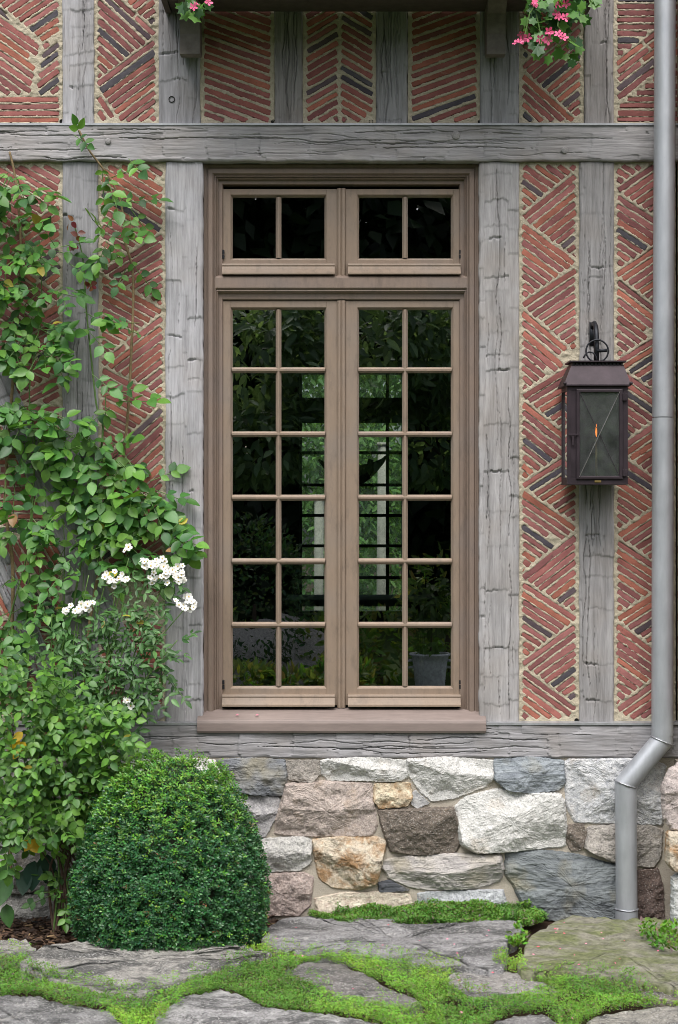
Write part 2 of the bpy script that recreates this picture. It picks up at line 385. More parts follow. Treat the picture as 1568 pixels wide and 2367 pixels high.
def post(x0, x1, v0, v1, parent, seed, yface=-.02, **k):
    d = k.pop('depth', .06)
    z0, z1 = Z(v1), Z(v0)
    return timber('timber_post', (x1-x0)/PX, z1-z0, parent, (X((x0+x1)/2), yface+d/2, z0), 0, seed, depth=d, **k)
def rail(x0, x1, v0, v1, parent, seed, yface=-.04, **k):
    d = k.pop('depth', .09)
    return timber('timber_rail', (v1-v0)/PX, (x1-x0)/PX, parent, (X(x0), yface+d/2, Z((v0+v1)/2)), R(90), seed, depth=d, **k)
def brace(p0, p1, w, parent, seed, yface=-.018):
    a = Vector((X(p0[0]), 0, Z(p0[1]))); b = Vector((X(p1[0]), 0, Z(p1[1]))); d = b-a
    return timber('timber_brace', w/PX, d.length, parent, (a.x, yface+.03, a.z), math.atan2(d.x, d.z), seed, depth=.06, color=(.82, .82, .84))

# ------------------------------------------------------------------ brick panels
REDS = [(.285, .098, .08), (.26, .09, .08), (.31, .105, .076), (.235, .086, .083), (.27, .094, .085), (.215, .08, .078), (.33, .112, .074), (.28, .108, .1), (.25, .088, .08)]
DARK = [(.075, .066, .082), (.095, .07, .08), (.07, .064, .075)]
def clip_line(poly, a, b, axis_t, axis_n):
    """range of t inside convex poly on the line n=b"""
    ts = []
    n = len(poly)
    for i in range(n):
        p, q = poly[i], poly[(i+1) % n]
        pn = p[0]*axis_n[0]+p[1]*axis_n[1]-b; qn = q[0]*axis_n[0]+q[1]*axis_n[1]-b
        if (pn > 0) != (qn > 0):
            f = pn/(pn-qn); x = p[0]+(q[0]-p[0])*f; y = p[1]+(q[1]-p[1])*f
            ts.append(x*axis_t[0]+y*axis_t[1])
    return (min(ts), max(ts)) if len(ts) >= 2 else None
def shrink(poly, d):
    n = len(poly); c = (sum(p[0] for p in poly)/n, sum(p[1] for p in poly)/n); L = []
    for i in range(n):
        p, q = poly[i], poly[(i+1) % n]; ex, ey = q[0]-p[0], q[1]-p[1]; l = math.hypot(ex, ey)
        if l < 1e-6: continue
        nx, ny = -ey/l, ex/l
        if (c[0]-p[0])*nx+(c[1]-p[1])*ny < 0: nx, ny = -nx, -ny
        L.append((nx, ny, nx*p[0]+ny*p[1]+d))
    out = []
    for i in range(len(L)):
        a, b = L[i-1], L[i]; det = a[0]*b[1]-a[1]*b[0]
        if abs(det) < 1e-9: continue
        out.append(((a[2]*b[1]-a[1]*b[2])/det, (a[0]*b[2]-a[2]*b[0])/det))
    for (nx, ny, k) in L:   # collapsed
        if any(nx*p[0]+ny*p[1] < k-1e-3 for p in out): return None
    return out
def clip_half(poly, a, b, c):
    """keep a*x+b*y >= c"""
    out = []; n = len(poly)
    for i in range(n):
        p, q = poly[i], poly[(i+1) % n]; dp = a*p[0]+b*p[1]-c; dq = a*q[0]+b*q[1]-c
        if dp >= 0: out.append(p)
        if (dp >= 0) != (dq >= 0):
            f = dp/(dp-dq); out.append((p[0]+(q[0]-p[0])*f, p[1]+(q[1]-p[1])*f))
    return out
def zig(x0, x1, seq, slopes=None):
    """seq = [('L',y),('R',y)...] -> triangles with the slope of their own top edge"""
    res = []
    for i in range(len(seq)-1):
        s, y = seq[i]; s2, y2 = seq[i+1]
        y3 = seq[i+2][1] if i+2 < len(seq) else y2+(y2-y)
        xa, xb = (x0, x1) if s == 'L' else (x1, x0)
        sl = (y2-y)/(xb-xa)
        if slopes and i in slopes: sl = slopes[i]
        res.append(([(xa, y), (xb, y2), (xa, y3)], sl))
    return res
def lay(regions, box, pitch=15.7, thick=11.3, maxlen=168):
    bricks = []
    bx0, bx1, by0, by1 = box
    for poly, slope in regions:
        for (a, b, c) in ((1, 0, bx0), (-1, 0, -bx1), (0, 1, by0), (0, -1, -by1)):
            poly = clip_half(poly, a, b, c)
            if len(poly) < 3: break
        if len(poly) < 3: continue
        poly = shrink(poly, 1.7)
        if not poly or len(poly) < 3: continue
        l = math.hypot(1, slope); t = (1/l, slope/l); n = (-slope/l, 1/l)
        ns = [p[0]*n[0]+p[1]*n[1] for p in poly]; lo, hi = min(ns), max(ns)
        b = lo+1.0
        while b+thick*.6 < hi:
            th = thick+random.uniform(-2.0, 1.5); th = min(th, hi-b)
            r0 = clip_line(poly, 0, b+th*.16, t, n); r1 = clip_line(poly, 0, b+th*.84, t, n)
            if r0 and r1:
                A0, A1 = r0; B0, B1 = r1
                m0, m1 = max(A0, B0), min(A1, B1)
                a0 = m0+(A0-m0)*.35; b0 = m0+(B0-m0)*.35; a1 = m1+(A1-m1)*.35; b1 = m1+(B1-m1)*.35
                if m1-m0 > 7:
                    cuts = [0, 1]
                    if m1-m0 > maxlen: cuts = [0, random.uniform(.35, .65), 1]
                    for i in range(len(cuts)-1):
                        f0, f1 = cuts[i], cuts[i+1]; gap = 2.4/(m1-m0)
                        if i: f0 += gap
                        if i < len(cuts)-2: f1 -= gap
                        if random.random() < .05 and (f1-f0)*(m1-m0) > 60 and len(cuts) == 2: f1 -= random.uniform(.1, .3)
                        if i == 0 and f0 == 0: f0 = random.uniform(0, 3)/(m1-m0)
                        if f1 == 1: f1 -= random.uniform(0, 3)/(m1-m0)
                        top = [(a0+(a1-a0)*f, b) for f in (f0, f1)]; bot = [(b0+(b1-b0)*f, b+th) for f in (f1, f0)]
                        tilt = random.uniform(-.7, .7)
                        pts = []
                        for side, (p, q) in enumerate(((top[0], top[1]), (bot[0], bot[1]))):
                            k = 4
                            for j in range(k+1):
                                f = j/k; tt = p[0]+(q[0]-p[0])*f; nn = p[1]+(q[1]-p[1])*f+random.uniform(-1.1, 1.1)
                                nn += tilt*((tt-(m0+m1)/2)/max(20, m1-m0))
                                if j == 0 or j == k:
                                    tt += (1 if (j == 0) == (side == 0) else -1)*random.uniform(.4, 1.8); nn += (.9 if side == 0 else -.9)*random.uniform(.6, 1.4)
                                pts.append((tt*t[0]+nn*n[0], tt*t[1]+nn*n[1]))
                        bricks.append(pts)
            b += pitch+random.uniform(-.8, .8)
    return bricks
def panel(parent, box, regions, seed, skip=None, margin=5, dark_p=.075, **kw):
    x0, x1, v0, v1 = box
    bricks = lay(regions, (x0+margin, x1-margin, v0+margin*.6, v1-margin), **kw)
    if skip: bricks = [b for b in bricks if not skip(sum(p[0] for p in b)/len(b), sum(p[1] for p in b)/len(b))]
    # mortar bed, bulging between the bricks
    res = .005*PX; nu = int((x1-x0)/res); nv = int((v1-v0)/res)
    px, pv = np.meshgrid(np.linspace(x0, x1, nu+1), np.linspace(v0, v1, nv+1))
    dist = np.full(px.shape, 30.0)
    for b in bricks:
        bx = [p[0] for p in b]; bv = [p[1] for p in b]
        i0 = max(0, int((min(bx)-8-x0)/res)); i1 = int((max(bx)+8-x0)/res)+2; j0 = max(0, int((min(bv)-8-v0)/res)); j1 = int((max(bv)+8-v0)/res)+2
        sx, sv = px[j0:j1, i0:i1], pv[j0:j1, i0:i1]
        if sx.size == 0: continue
        # distance to the brick: signed by its long rectangle (first, middle of ends)
        a = ((b[0][0]+b[9][0])/2, (b[0][1]+b[9][1])/2); c = ((b[4][0]+b[5][0])/2, (b[4][1]+b[5][1])/2)
        ex, ev = c[0]-a[0], c[1]-a[1]; l = math.hypot(ex, ev)+1e-6; ex /= l; ev /= l
        tt = (sx-a[0])*ex+(sv-a[1])*ev; nn = np.abs(-(sx-a[0])*ev+(sv-a[1])*ex)
        dd = np.maximum(nn-5.9, np.maximum(-tt, tt-l))
        dist[j0:j1, i0:i1] = np.minimum(dist[j0:j1, i0:i1], dd)
    wx, wv = px/PX, pv/PX
    lump = fbm(wx*55, wv*55, seed, 4); lump2 = vn(wx*28, wv*28, seed+3)
    edge_w = -1.3+2.4*(vn(wx*90, wv*90, seed+8)-.5)
    h = np.where(dist < edge_w, -.010, np.clip((dist-edge_w+.6)/2.0, 0, 1)*(.0042+.0105*(lump-.44)*1.6+.004*(lump2-.5)))
    V = np.stack([(px-784)/PX, -h, CAMZ+(1183.5-pv)/PX], -1).reshape(-1, 3)
    idx = np.arange((nu+1)*(nv+1)).reshape(nv+1, nu+1)
    F = np.stack([idx[:-1, :-1], idx[1:, :-1], idx[1:, 1:], idx[:-1, 1:]], -1).reshape(-1, 4)
    bed = obj('brick_panel', mesh_np('brick_panel', V, F, M_MORTAR), parent)
    for b in bricks:
        cx = sum(p[0] for p in b)/10; cv = sum(p[1] for p in b)/10
        col = random.choice(REDS) if random.random() > dark_p else random.choice(DARK)
        k = random.uniform(.92, 1.34); g_ = sum(col)/3; col = tuple((c*.9+g_*.1)*k for c in col)
        ty, tx, tz = random.uniform(-.0012, .0012)-.0022, random.uniform(-.012, .012), random.uniform(-.02, .02)
        V = []
        for ins, y in ((0, .012), (0, -.0012), (.7, -.0026)):
            for p in b:
                q = (p[0]+(cx-p[0])*ins/max(12, abs(p[0]-cx)+abs(p[1]-cv)), p[1]+(cv-p[1])*ins/6.5)
                dx, dz = (q[0]-cx)/PX, -(q[1]-cv)/PX
                V.append((dx, y+ty+dx*tx*.3+dz*tz, dz))
        V.append((0, -.0031+ty, 0))
        F = []
        for k2 in range(2):
            for i in range(10): j = (i+1) % 10; F.append((k2*10+j, k2*10+i, (k2+1)*10+i, (k2+1)*10+j))
        for i in range(10): F.append((20+(i+1) % 10, 20+i, 30))
        o = obj('brick', mesh_np('brick', V, F, M_BRICK, False), bed, col)
        o.location = (X(cx), 0, Z(cv))
    return bed

def rect(x0, x1, v0, v1): return [(x0, v0), (x1, v0), (x1, v1), (x0, v1)]
# ---- upper storey
upper = thing('upper_storey_wall', 'upper half-timbered wall of short grey posts and slanting brick panels above the long beam', 'wall', P(784, 290))
upper.location = (0, 0, 0)
TOPV = -170
up_posts = [(-80, 0), (145, 218), (368, 463), (635, 700), (870, 943), (1110, 1200), (1350, 1418)]
for i, (a, b) in enumerate(up_posts[1:]):
    post(a, b, TOPV, 289, upper, 100+i*13, color=[(1.08, 1.08, 1.1), (.8, .8, .82), (.74, .71, .68), (.8, .8, .8), (.85, .85, .86), (.84, .8, .77)][i], crack=[3, 9, 5, 9, 3, 4][i], strips=3)
UB = (TOPV, 289)
panel(upper, (-150, 145, *UB), [([(-150, -170), (145, -170), (145, -90), (-20, -90)], -.6), ([(-22, -150), (-22, 18), (-150, 18), (-150, -150)], .8),
      ([(-20, -90), (145, -90), (145, 88), (96, 100), (-20, -2)], -.68), ([(-20, 0), (96, 102), (74, 222), (-20, 222)], .72),
      ([(98, 102), (145, 82), (145, 222), (78, 222)], -.78), (rect(-20, 145, 222, 287), 0), (rect(-150, -22, 20, 287), .8)], 1, pitch=16, dark_p=.1)
panel(upper, (218, 368, *UB), zig(218, 368, [('R', -175), ('L', -60), ('R', 80), ('L', 195), ('R', 420)], {2: -.76}), 2)
panel(upper, (463, 635, *UB), [(rect(463, 635, *UB), .37)], 3, pitch=18, thick=11.6, dark_p=.13)
panel(upper, (700, 870, *UB), [(rect(700, 785, *UB), -.58), (rect(785, 870, *UB), .6)], 4, pitch=17, dark_p=.12)
panel(upper, (943, 1110, *UB), [(rect(943, 1110, *UB), -.37)], 5, pitch=18.5, thick=11.6, dark_p=.15)
panel(upper, (1200, 1350, *UB), zig(1200, 1350, [('L', -150), ('R', 30), ('L', 155), ('R', 292), ('L', 420)], {0: .7}), 6, dark_p=.12)
panel(upper, (1418, 1580, *UB), [([(1418, -170), (1580, -170), (1580, 18), (1418, 146)], 0), ([(1418, 146), (1580, 18), (1580, 122), (1418, 250)], -.79),
      ([(1418, 250), (1580, 122), (1580, 289), (1418, 289)], 0)], 7, dark_p=.14)

# ---- ground floor
lower = thing('ground_floor_wall', 'grey timber-framed wall with red zigzag brick panels around the tall window', 'wall')
for a, b, s, c, st, ck in [(145, 228, 301, (.86, .86, .88), 3, 8), (383, 470, 331, (1.12, 1.12, 1.15), 3, 5), (1108, 1200, 372, (1.0, .985, .97), 3, 9), (1339, 1419, 395, (.86, .845, .83), 3, 12)]:
    post(a, b, 376, 1669, lower, s, color=c, strips=st, crack=ck)
rail(-150, 1580, 290, 375, lower, 501, color=(1.02, 1.0, 1.0), strips=3, crack=15, rough=1.1)
rail(-150, 1580, 1671, 1750, lower, 540, color=(.92, .91, .92), strips=3, crack=11, rough=1.3, yface=-.045)
brace((353, 1669), (-60, 760), 66, lower, 611); brace((130, 1620), (-20, 1250), 50, lower, 640)
for v, y0 in ((288.5, -.046), (1668.5, -.05)):
    fl = MB(); fl.add([(X(-150), .02, Z(v-3)), (X(1580), .02, Z(v-3)), (X(1580), y0, Z(v)), (X(-150), y0, Z(v)), (X(-150), y0, Z(v+5)), (X(1580), y0, Z(v+5)),
            (X(-150), y0+.004, Z(v+5)), (X(1580), y0+.004, Z(v+5))], [(0, 3, 2, 1), (3, 4, 5, 2), (4, 6, 7, 5)])
    fl.build('flashing_strip', M_LEAD, lower)
LB = (375, 1669)
zl = zig(-10, 146, [('L', 300), ('R', 462), ('L', 575), ('R', 690), ('L', 790), ('R', 860), ('L', 945), ('R', 1010)], {0: .62})
zl = [([p for p in poly], s) for poly, s in zl]
zl[0] = ([(-10, 300), (146, 300), (146, 462), (-10, 575)], .62)
cut = []
for poly, s in zl:
    q = clip_half(poly, 0, -1, -935)
    if len(q) >= 3: cut.append((q, s))
panel(lower, (-150, 146, *LB), cut+[(rect(-150, -12, 375, 935), .5), (rect(-150, 146, 937, 1238), 0), (rect(-20, 146, 1242, 1430), 1.75), (rect(-150, 146, 1434, 1669), 0)], 21)
panel(lower, (227, 384, *LB), [([(227, 290), (384, 290), (384, 531), (227, 630)], .62)]+[r_ for r_ in zig(227, 384, [('L', 290), ('R', 531), ('L', 630), ('R', 718), ('L', 840), ('R', 926), ('L', 1075), ('R', 1180), ('L', 1290), ('R', 1390)], {0: .62})[1:] if max(p[1] for p in r_[0]) < 1440]
      + [(rect(227, 384, 1440, 1630), 0), (rect(227, 384, 1632, 1669), -.5)], 22, skip=lambda x, v: v > 1600 and x < 285)
panel(lower, (1199, 1340, *LB), zig(1199, 1340, [('R', 180), ('L', 285), ('R', 388), ('L', 502), ('R', 608), ('L', 705), ('R', 827), ('L', 915), ('R', 1030), ('L', 1122), ('R', 1222), ('L', 1335), ('R', 1430), ('L', 1535), ('R', 1640), ('L', 1750)]), 23, dark_p=.1)
panel(lower, (1418, 1562, *LB), zig(1418, 1562, [('L', 240), ('R', 340), ('L', 440), ('R', 535), ('L', 634), ('R', 745), ('L', 838), ('R', 940), ('L', 1040), ('R', 1140), ('L', 1238), ('R', 1335), ('L', 1430), ('R', 1535), ('L', 1640), ('R', 1745)]), 24)
for x, v, r_ in ((1053, 300+16, 10), (1303, 351, 8), (252, 330, 7)):     # pegs in the beam
    pg = MB(); pg.lathe([(r_/PX, 0), (r_/PX, .003), (r_/PX*.8, .005), (1e-4, .005)], n=14)
    o = pg.build('peg', M_OAK, lower, True, (.85, .83, .8)); o.rotation_euler = (R(90), 0, 0); o.location = (X(x), -.041, Z(v))

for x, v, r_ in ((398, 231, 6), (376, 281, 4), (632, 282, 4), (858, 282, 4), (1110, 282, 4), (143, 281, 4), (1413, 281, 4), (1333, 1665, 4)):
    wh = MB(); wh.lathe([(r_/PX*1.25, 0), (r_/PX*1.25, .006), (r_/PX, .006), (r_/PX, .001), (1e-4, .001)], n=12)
    o = wh.build('weep_hole' if r_ < 6 else 'peg_hole', M_HOLE_SHADE, upper if v < 400 else lower, True); o.rotation_euler = (R(90), 0, 0); o.location = (X(x), -.004 if r_ < 6 else -.016, Z(v))  # shallow discs, their black colour standing in for shade in the holes

# solid core behind the framing, with the window opening left free
wx0, wx1, wz0, wz1 = X(468), X(1110), Z(1672), Z(376)
core = MB()
def shell(y0, y1, x0, x1, z0, z1, hole):
    hx0, hx1, hz0, hz1 = hole
    core.box(x0, hx0, y0, y1, z0, z1); core.box(hx1, x1, y0, y1, z0, z1); core.box(hx0, hx1, y0, y1, z0, hz0); core.box(hx0, hx1, y0, y1, hz1, z1)
shell(.06, .26, -2.6, 2.6, .25, 5.6, (wx0, wx1, wz0, wz1))
core.build('wall_core', M_HOLE_SHADE, lower)

# ------------------------------------------------------------------ stone foundation
def smooth_poly(poly, step, jit, cut=.22):
    pts = []
    n = len(poly)
    for i in range(n):
        p, q = poly[i], poly[(i+1) % n]
        pts += [(p[0]+(q[0]-p[0])*cut, p[1]+(q[1]-p[1])*cut), (p[0]+(q[0]-p[0])*(1-cut), p[1]+(q[1]-p[1])*(1-cut))]
    out = []
    n = len(pts)
    for i in range(n):
        p, q = pts[i], pts[(i+1) % n]; l = math.hypot(q[0]-p[0], q[1]-p[1]); k = max(1, int(l/step))
        for j in range(k): out.append((p[0]+(q[0]-p[0])*j/k+random.uniform(-jit, jit), p[1]+(q[1]-p[1])*j/k+random.uniform(-jit, jit)))
    return out
def rock_face(poly2, bulge, seed, rings, K=6, slope=.3, noise=.012, edge=.02):
    """poly2: outline (x,z) in metres -> V with height, F"""
    pts = np.array(poly2); c = pts.mean(0); r = np.random.default_rng(seed)
    V = []; size = np.ptp(pts, axis=0)
    ex, ez = size[0]/2, size[1]/2
    planes = [(r.uniform(.8, 1.3)*bulge, r.uniform(-.75, .75)*bulge/ex, r.uniform(-.8, .8)*bulge/ez) for k in range(K)]
    for t in rings:
        q = c+(pts-c)*t; d = q-c
        h = np.min([a+b*d[:, 0]+e*d[:, 1] for a, b, e in planes], 0)
        h = h+noise*1.3*(fbm(q[:, 0]*11+seed, q[:, 1]*11, seed, 4)-.45)*2+noise*.5*(np.abs(fbm(q[:, 0]*40+seed, q[:, 1]*40, seed+4, 3)-.45))*2
        inner = min(1, (1-t)/.06)**.5
        h = np.maximum(h, edge*1.05)*inner-(.02 if t >= 1 else 0)
        V.append(np.column_stack([d, h]))
    n = len(pts); m = len(rings); V = np.concatenate(V+[[[0, 0, V[-1][:, 2].mean()]]])
    F = []
    for i in range(m-1):
        for k in range(n): F.append((i*n+k, (i+1)*n+k, (i+1)*n+(k+1) % n, i*n+(k+1) % n))
    for k in range(n): F.append(((m-1)*n+k, m*n, (m-1)*n+(k+1) % n))
    return V, F, c
RINGS = [1, .997, .985, .965, .94, .91, .87, .83, .78, .73, .67, .61, .55, .49, .42, .35, .28, .2, .1]
def stone(poly, col, mat, parent, bulge=.045, seed=0, y=-.03, K=6, slope=.3, noise=.018):
    g_ = sum(col)/3; col = tuple(min(.78, (c*.72+g_*.28)*1.22) for c in col)
    cg = (sum(p[0] for p in poly)/len(poly), sum(p[1] for p in poly)/len(poly))
    poly = [(p[0]+(p[0]-cg[0])*5.6/max(20, math.hypot(p[0]-cg[0], p[1]-cg[1])), p[1]+(p[1]-cg[1])*5.6/max(20, math.hypot(p[0]-cg[0], p[1]-cg[1]))) for p in poly]
    px = smooth_poly(poly, 4, 1.1, .06)
    V, F, c = rock_face([(X(p[0], y), Z(p[1], y)) for p in px], bulge, seed, RINGS, K, slope, noise)
    V = np.column_stack([V[:, 0], -V[:, 2], V[:, 1]])
    # outline in the photo's order is clockwise seen from the front
    o = obj('stone', mesh_np('stone', V, F, mat, False), parent, col); o.location = (c[0], y, c[1])
    return o
found = thing('stone_foundation', 'rough foundation wall of pale, pink, ochre and blue-grey stones below the timber sill beam', 'stone wall')
WHITE, DGREY, GREY, PINK, OCH, BROWN, BLUE = (.50, .495, .475), (.15, .16, .18), (.35, .35, .355), (.37, .295, .255), (.50, .40, .26), (.14, .11, .085), (.20, .23, .26)
stones = [
 ([(745, 1755), (850, 1752), (940, 1757), (941, 1795), (920, 1806), (760, 1803), (745, 1790)], WHITE, M_GRAN, .05),
 ([(943, 1755), (1040, 1752), (1138, 1757), (1139, 1800), (1120, 1818), (1050, 1842), (1000, 1851), (975, 1830), (944, 1790)], WHITE, M_GRAN, .065),
 ([(1142, 1756), (1220, 1752), (1301, 1757), (1303, 1810), (1290, 1825), (1230, 1828), (1175, 1824), (1145, 1800)], BLUE, M_GNEISS, .06),
 ([(1306, 1754), (1500, 1754), (1540, 1770), (1525, 1820), (1532, 1906), (1450, 1902), (1330, 1900), (1310, 1862)], (.42, .43, .45), M_GRAN, .05),
 ([(663, 1812), (760, 1808), (857, 1810), (862, 1850), (871, 1908), (860, 1931), (700, 1932), (637, 1926), (641, 1890), (655, 1848)], PINK, M_GRAN, .075),
 ([(868, 1813), (945, 1810), (951, 1840), (940, 1861), (880, 1866), (867, 1850)], (.55, .46, .30), M_RUSTY, .045),
 ([(952, 1836), (962, 1830), (990, 1855), (965, 1864), (953, 1858)], GREY, M_GRAN, .02),
 ([(874, 1872), (960, 1872), (1045, 1867), (1056, 1900), (1063, 1950), (1050, 1970), (960, 1973), (905, 1966), (890, 1925)], BROWN, M_GRAN, .07),
 ([(1054, 1862), (1080, 1840), (1150, 1825), (1290, 1834), (1301, 1850), (1309, 1930), (1305, 1956), (1180, 1965), (1100, 1968), (1068, 1950), (1059, 1910)], WHITE, M_GRAN, .085),
 ([(1314, 1910), (1345, 1904), (1356, 1930), (1340, 1961), (1320, 1963), (1312, 1940)], BROWN, M_GRAN, .035),
 ([(1360, 1911), (1420, 1907), (1500, 1906), (1531, 1920), (1526, 1980), (1510, 2003), (1470, 1999), (1420, 1988), (1354, 1962)], (.30, .27, .24), M_GRAN, .055),
 ([(500, 1757), (580, 1754), (656, 1757), (661, 1790), (655, 1836), (590, 1833), (540, 1822)], DGREY, M_GNEISS, .06),
 ([(665, 1759), (735, 1757), (743, 1785), (720, 1804), (668, 1801)], (.26, .23, .20), M_GRAN, .035),
 ([(540, 1838), (642, 1842), (651, 1856), (630, 1900), (612, 1932), (570, 1931), (540, 1880)], (.29, .28, .29), M_GRAN, .05),
 ([(595, 1940), (700, 1934), (721, 1945), (716, 1995), (690, 2010), (620, 2013), (596, 1990)], (.40, .39, .37), M_GRAN, .06),
 ([(725, 1940), (790, 1935), (870, 1935), (893, 1945), (885, 1975), (870, 2040), (830, 2053), (770, 2050), (740, 2030), (730, 1980)], (.52, .44, .32), M_RUSTY, .08),
 ([(585, 2020), (700, 2018), (723, 2030), (716, 2090), (690, 2114), (590, 2112)], (.33, .25, .22), M_GRAN, .05),
 ([(876, 1990), (920, 1980), (1040, 1975), (1155, 1974), (1162, 2010), (1155, 2036), (1100, 2052), (1000, 2054), (950, 2050), (900, 2030)], (.36, .33, .31), M_GNEISS, .07),
 ([(879, 2040), (900, 2035), (945, 2056), (880, 2060)], (.07, .075, .09), M_GNEISS, .02),
 ([(727, 2075), (800, 2062), (890, 2062), (945, 2066), (951, 2085), (940, 2112), (740, 2112)], (.50, .42, .32), M_GRAN, .035),
 ([(967, 2063), (1050, 2060), (1160, 2056), (1167, 2085), (1165, 2114), (1000, 2114), (968, 2090)], (.33, .35, .38), M_GRAN, .04),
 ([(1170, 1972), (1250, 1966), (1330, 1975), (1420, 1998), (1462, 2010), (1468, 2090), (1440, 2122), (1270, 2124), (1212, 2095), (1190, 2050), (1169, 2020)], (.135, .155, .165), M_GNEISS, .08),
 ([(1472, 2014), (1520, 2009), (1530, 2050), (1535, 2124), (1472, 2124)], (.13, .085, .07), M_GRAN, .035),
 ([(270, 1756), (400, 1752), (496, 1757), (530, 1822), (420, 1840), (290, 1835)], (.55, .54, .5), M_GRAN, .05),
 ([(120, 1756), (200, 1756), (264, 1757), (284, 1834), (200, 1850), (118, 1840)], (.38, .35, .3), M_GRAN, .05),
 ([(-30, 1757), (112, 1756), (112, 1838), (30, 1850), (-30, 1845)], (.3, .29, .28), M_GNEISS, .05),
 ([(300, 1842), (420, 1848), (530, 1836), (560, 1930), (440, 1945), (310, 1940)], GREY, M_GRAN, .05),
 ([(60, 1858), (200, 1858), (290, 1842), (300, 1940), (180, 1960), (60, 1950)], (.34, .31, .28), M_GRAN, .05),
 ([(-60, 1855), (50, 1858), (52, 1950), (-60, 1955)], (.25, .25, .25), M_GNEISS, .05),
 ([(-60, 1962), (60, 1960), (150, 1972), (150, 2050), (40, 2060), (-60, 2055)], (.27, .26, .24), M_GRAN, .06),
 ([(158, 1970), (300, 1950), (330, 2040), (250, 2060), (158, 2052)], (.32, .28, .25), M_GRAN, .05),
 ([(-60, 2064), (60, 2066), (130, 2062), (135, 2130), (-60, 2130)], (.25, .24, .22), M_GRAN, .05),
 ([(142, 2060), (250, 2068), (340, 2060), (345, 2130), (142, 2130)], (.3, .27, .25), M_GNEISS, .05),
 ([(310, 1950), (450, 1952), (580, 1940), (588, 2010), (450, 2030), (340, 2030)], (.36, .34, .31), M_GRAN, .05),
 ([(350, 2042), (450, 2036), (580, 2020), (582, 2115), (352, 2120)], (.3, .3, .3), M_GNEISS, .05)]
for i, (poly, col, mat, b) in enumerate(stones): stone(poly, col, mat, found, b, 40+i*3, -.02)
# mortar bed
nu, nv = 420, 100; px, pv = np.meshgrid(np.linspace(-160, 1570, nu), np.linspace(1744, 2135, nv))
hh = .014*(fbm(px/30, pv/30, 5, 4)-.45)
V = np.stack([(px-784)/PX, -.029-hh*.8, CAMZ+(1183.5-pv)/PX], -1).reshape(-1, 3); idx = np.arange(nu*nv).reshape(nv, nu)
F = np.stack([idx[:-1, :-1], idx[1:, :-1], idx[1:, 1:], idx[:-1, 1:]], -1).reshape(-1, 4)
obj('mortar_bed', mesh_np('mortar_bed', V, F, M_SMORTAR), found)
bk = MB(); bk.box(-2.6, 2.6, 0, .26, -.1, .245); bk.box(-2.6, 2.6, 0, .055, .255, Z(1751)); bk.build('wall_core', M_HOLE_SHADE, found)
# projecting pier on the right: stone below, brick face above
pier = thing('stone_pier', 'projecting corner pier of large stones at the right edge behind the downspout', 'pier')
pb = MB(); pb.box(X(1556), 2.6, -.30, -.002, .0, Z(1752)); pb.build('mortar_bed', M_SMORTAR, pier)
for i, (poly, col, mat, b) in enumerate([
   ([(1534, 1822), (1550, 1784), (1580, 1762), (1690, 1760), (1700, 1910), (1556, 1916), (1537, 1888)], (.40, .33, .31), M_GRAN, .05),
   ([(1545, 1924), (1620, 1922), (1700, 1922), (1700, 2012), (1558, 2010), (1543, 1992)], (.48, .41, .30), M_RUSTY, .05),
   ([(1556, 2026), (1700, 2020), (1700, 2200), (1590, 2185), (1556, 2130)], (.40, .42, .42), M_GRAN, .05)]):
    stone(poly, col, mat, pier, b, 300+i*5, -.31, K=5, slope=.15)
side = thing('side_wall', 'narrow strip of shaded brick side wall beyond the downspout', 'wall')
sw = MB(); sw.box(X(1566), 2.6, -.28, -.003, Z(1750), 5.5); sw.build('mortar_bed', M_MORTAR, side)
for k in range(70):
    v = -160+k*26
    if v > 1735: break
    bb = MB()
    ln = .24 if k % 2 else .12
    bb.box(-.004, .05, -.262 if k % 2 else -.275, -.03 if k % 2 else -.155, -.019, .019); col = random.choice(REDS)
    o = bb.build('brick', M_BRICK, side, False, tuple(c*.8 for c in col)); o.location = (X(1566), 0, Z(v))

# ------------------------------------------------------------------ french window
win = thing('french_window', 'tall taupe wooden casement window with many small panes and a transom light', 'window')
cx0, cx1, cz0, cz1 = X(470), X(1108), Z(1690), Z(377)
p_ = lambda a: a/PX
fr = MB()
fr.ring(cx0, cx1, cz0, cz1, [(0, .05), (0, .0), (p_(5), -.002), (p_(6), .008), (p_(9), .010), (p_(11), .0), (p_(20), .0), (p_(22), .006), (p_(24), .016), (p_(25), .012), (p_(27), .014), (p_(28), .026), (p_(30), .022), (p_(32), .028), (p_(33), .045), (p_(41), .047), (p_(43), .055), (p_(43), .12)])
fr.build('frame', M_WOOD, win, False, (.84, .83, .88))
tr = MB()   # transom bar between the small upper lights and the doors
tx0, tx1 = X(497), X(1085)
prof = [(.12, 632), (.030, 633), (.018, 637), (.014, 639), (.014, 662), (.018, 664), (.026, 666), (.022, 669), (.030, 672), (.046, 675), (.048, 686), (.056, 689), (.12, 689)]
tr.add([(x, y, Z(v)) for y, v in prof for x in (tx0, tx1)], [(2*i, 2*i+1, 2*i+3, 2*i+2) for i in range(len(prof)-1)])
tr.build('transom', M_WOOD, win, False, (.9, .9, .97))
sl = MB()
sp = [(.14, 1640), (.05, 1643), (-.055, 1661), (-.060, 1664), (-.064, 1669), (-.064, 1686), (-.058, 1691), (.06, 1692)]
sl.add([(x, y, Z(v)) for y, v in sp for x in (X(458), X(1122))], [(2*i, 2*i+1, 2*i+3, 2*i+2) for i in range(len(sp)-1)]+[tuple(2*i for i in range(len(sp))), tuple(2*i+1 for i in reversed(range(len(sp))))])
sl.build('sill', M_SILL, win)
mm = MB(); prof = [(780, .075), (780, .052), (783, .046), (787, .046), (789, .052), (792, .044), (797, .046), (799, .052), (799, .075)]
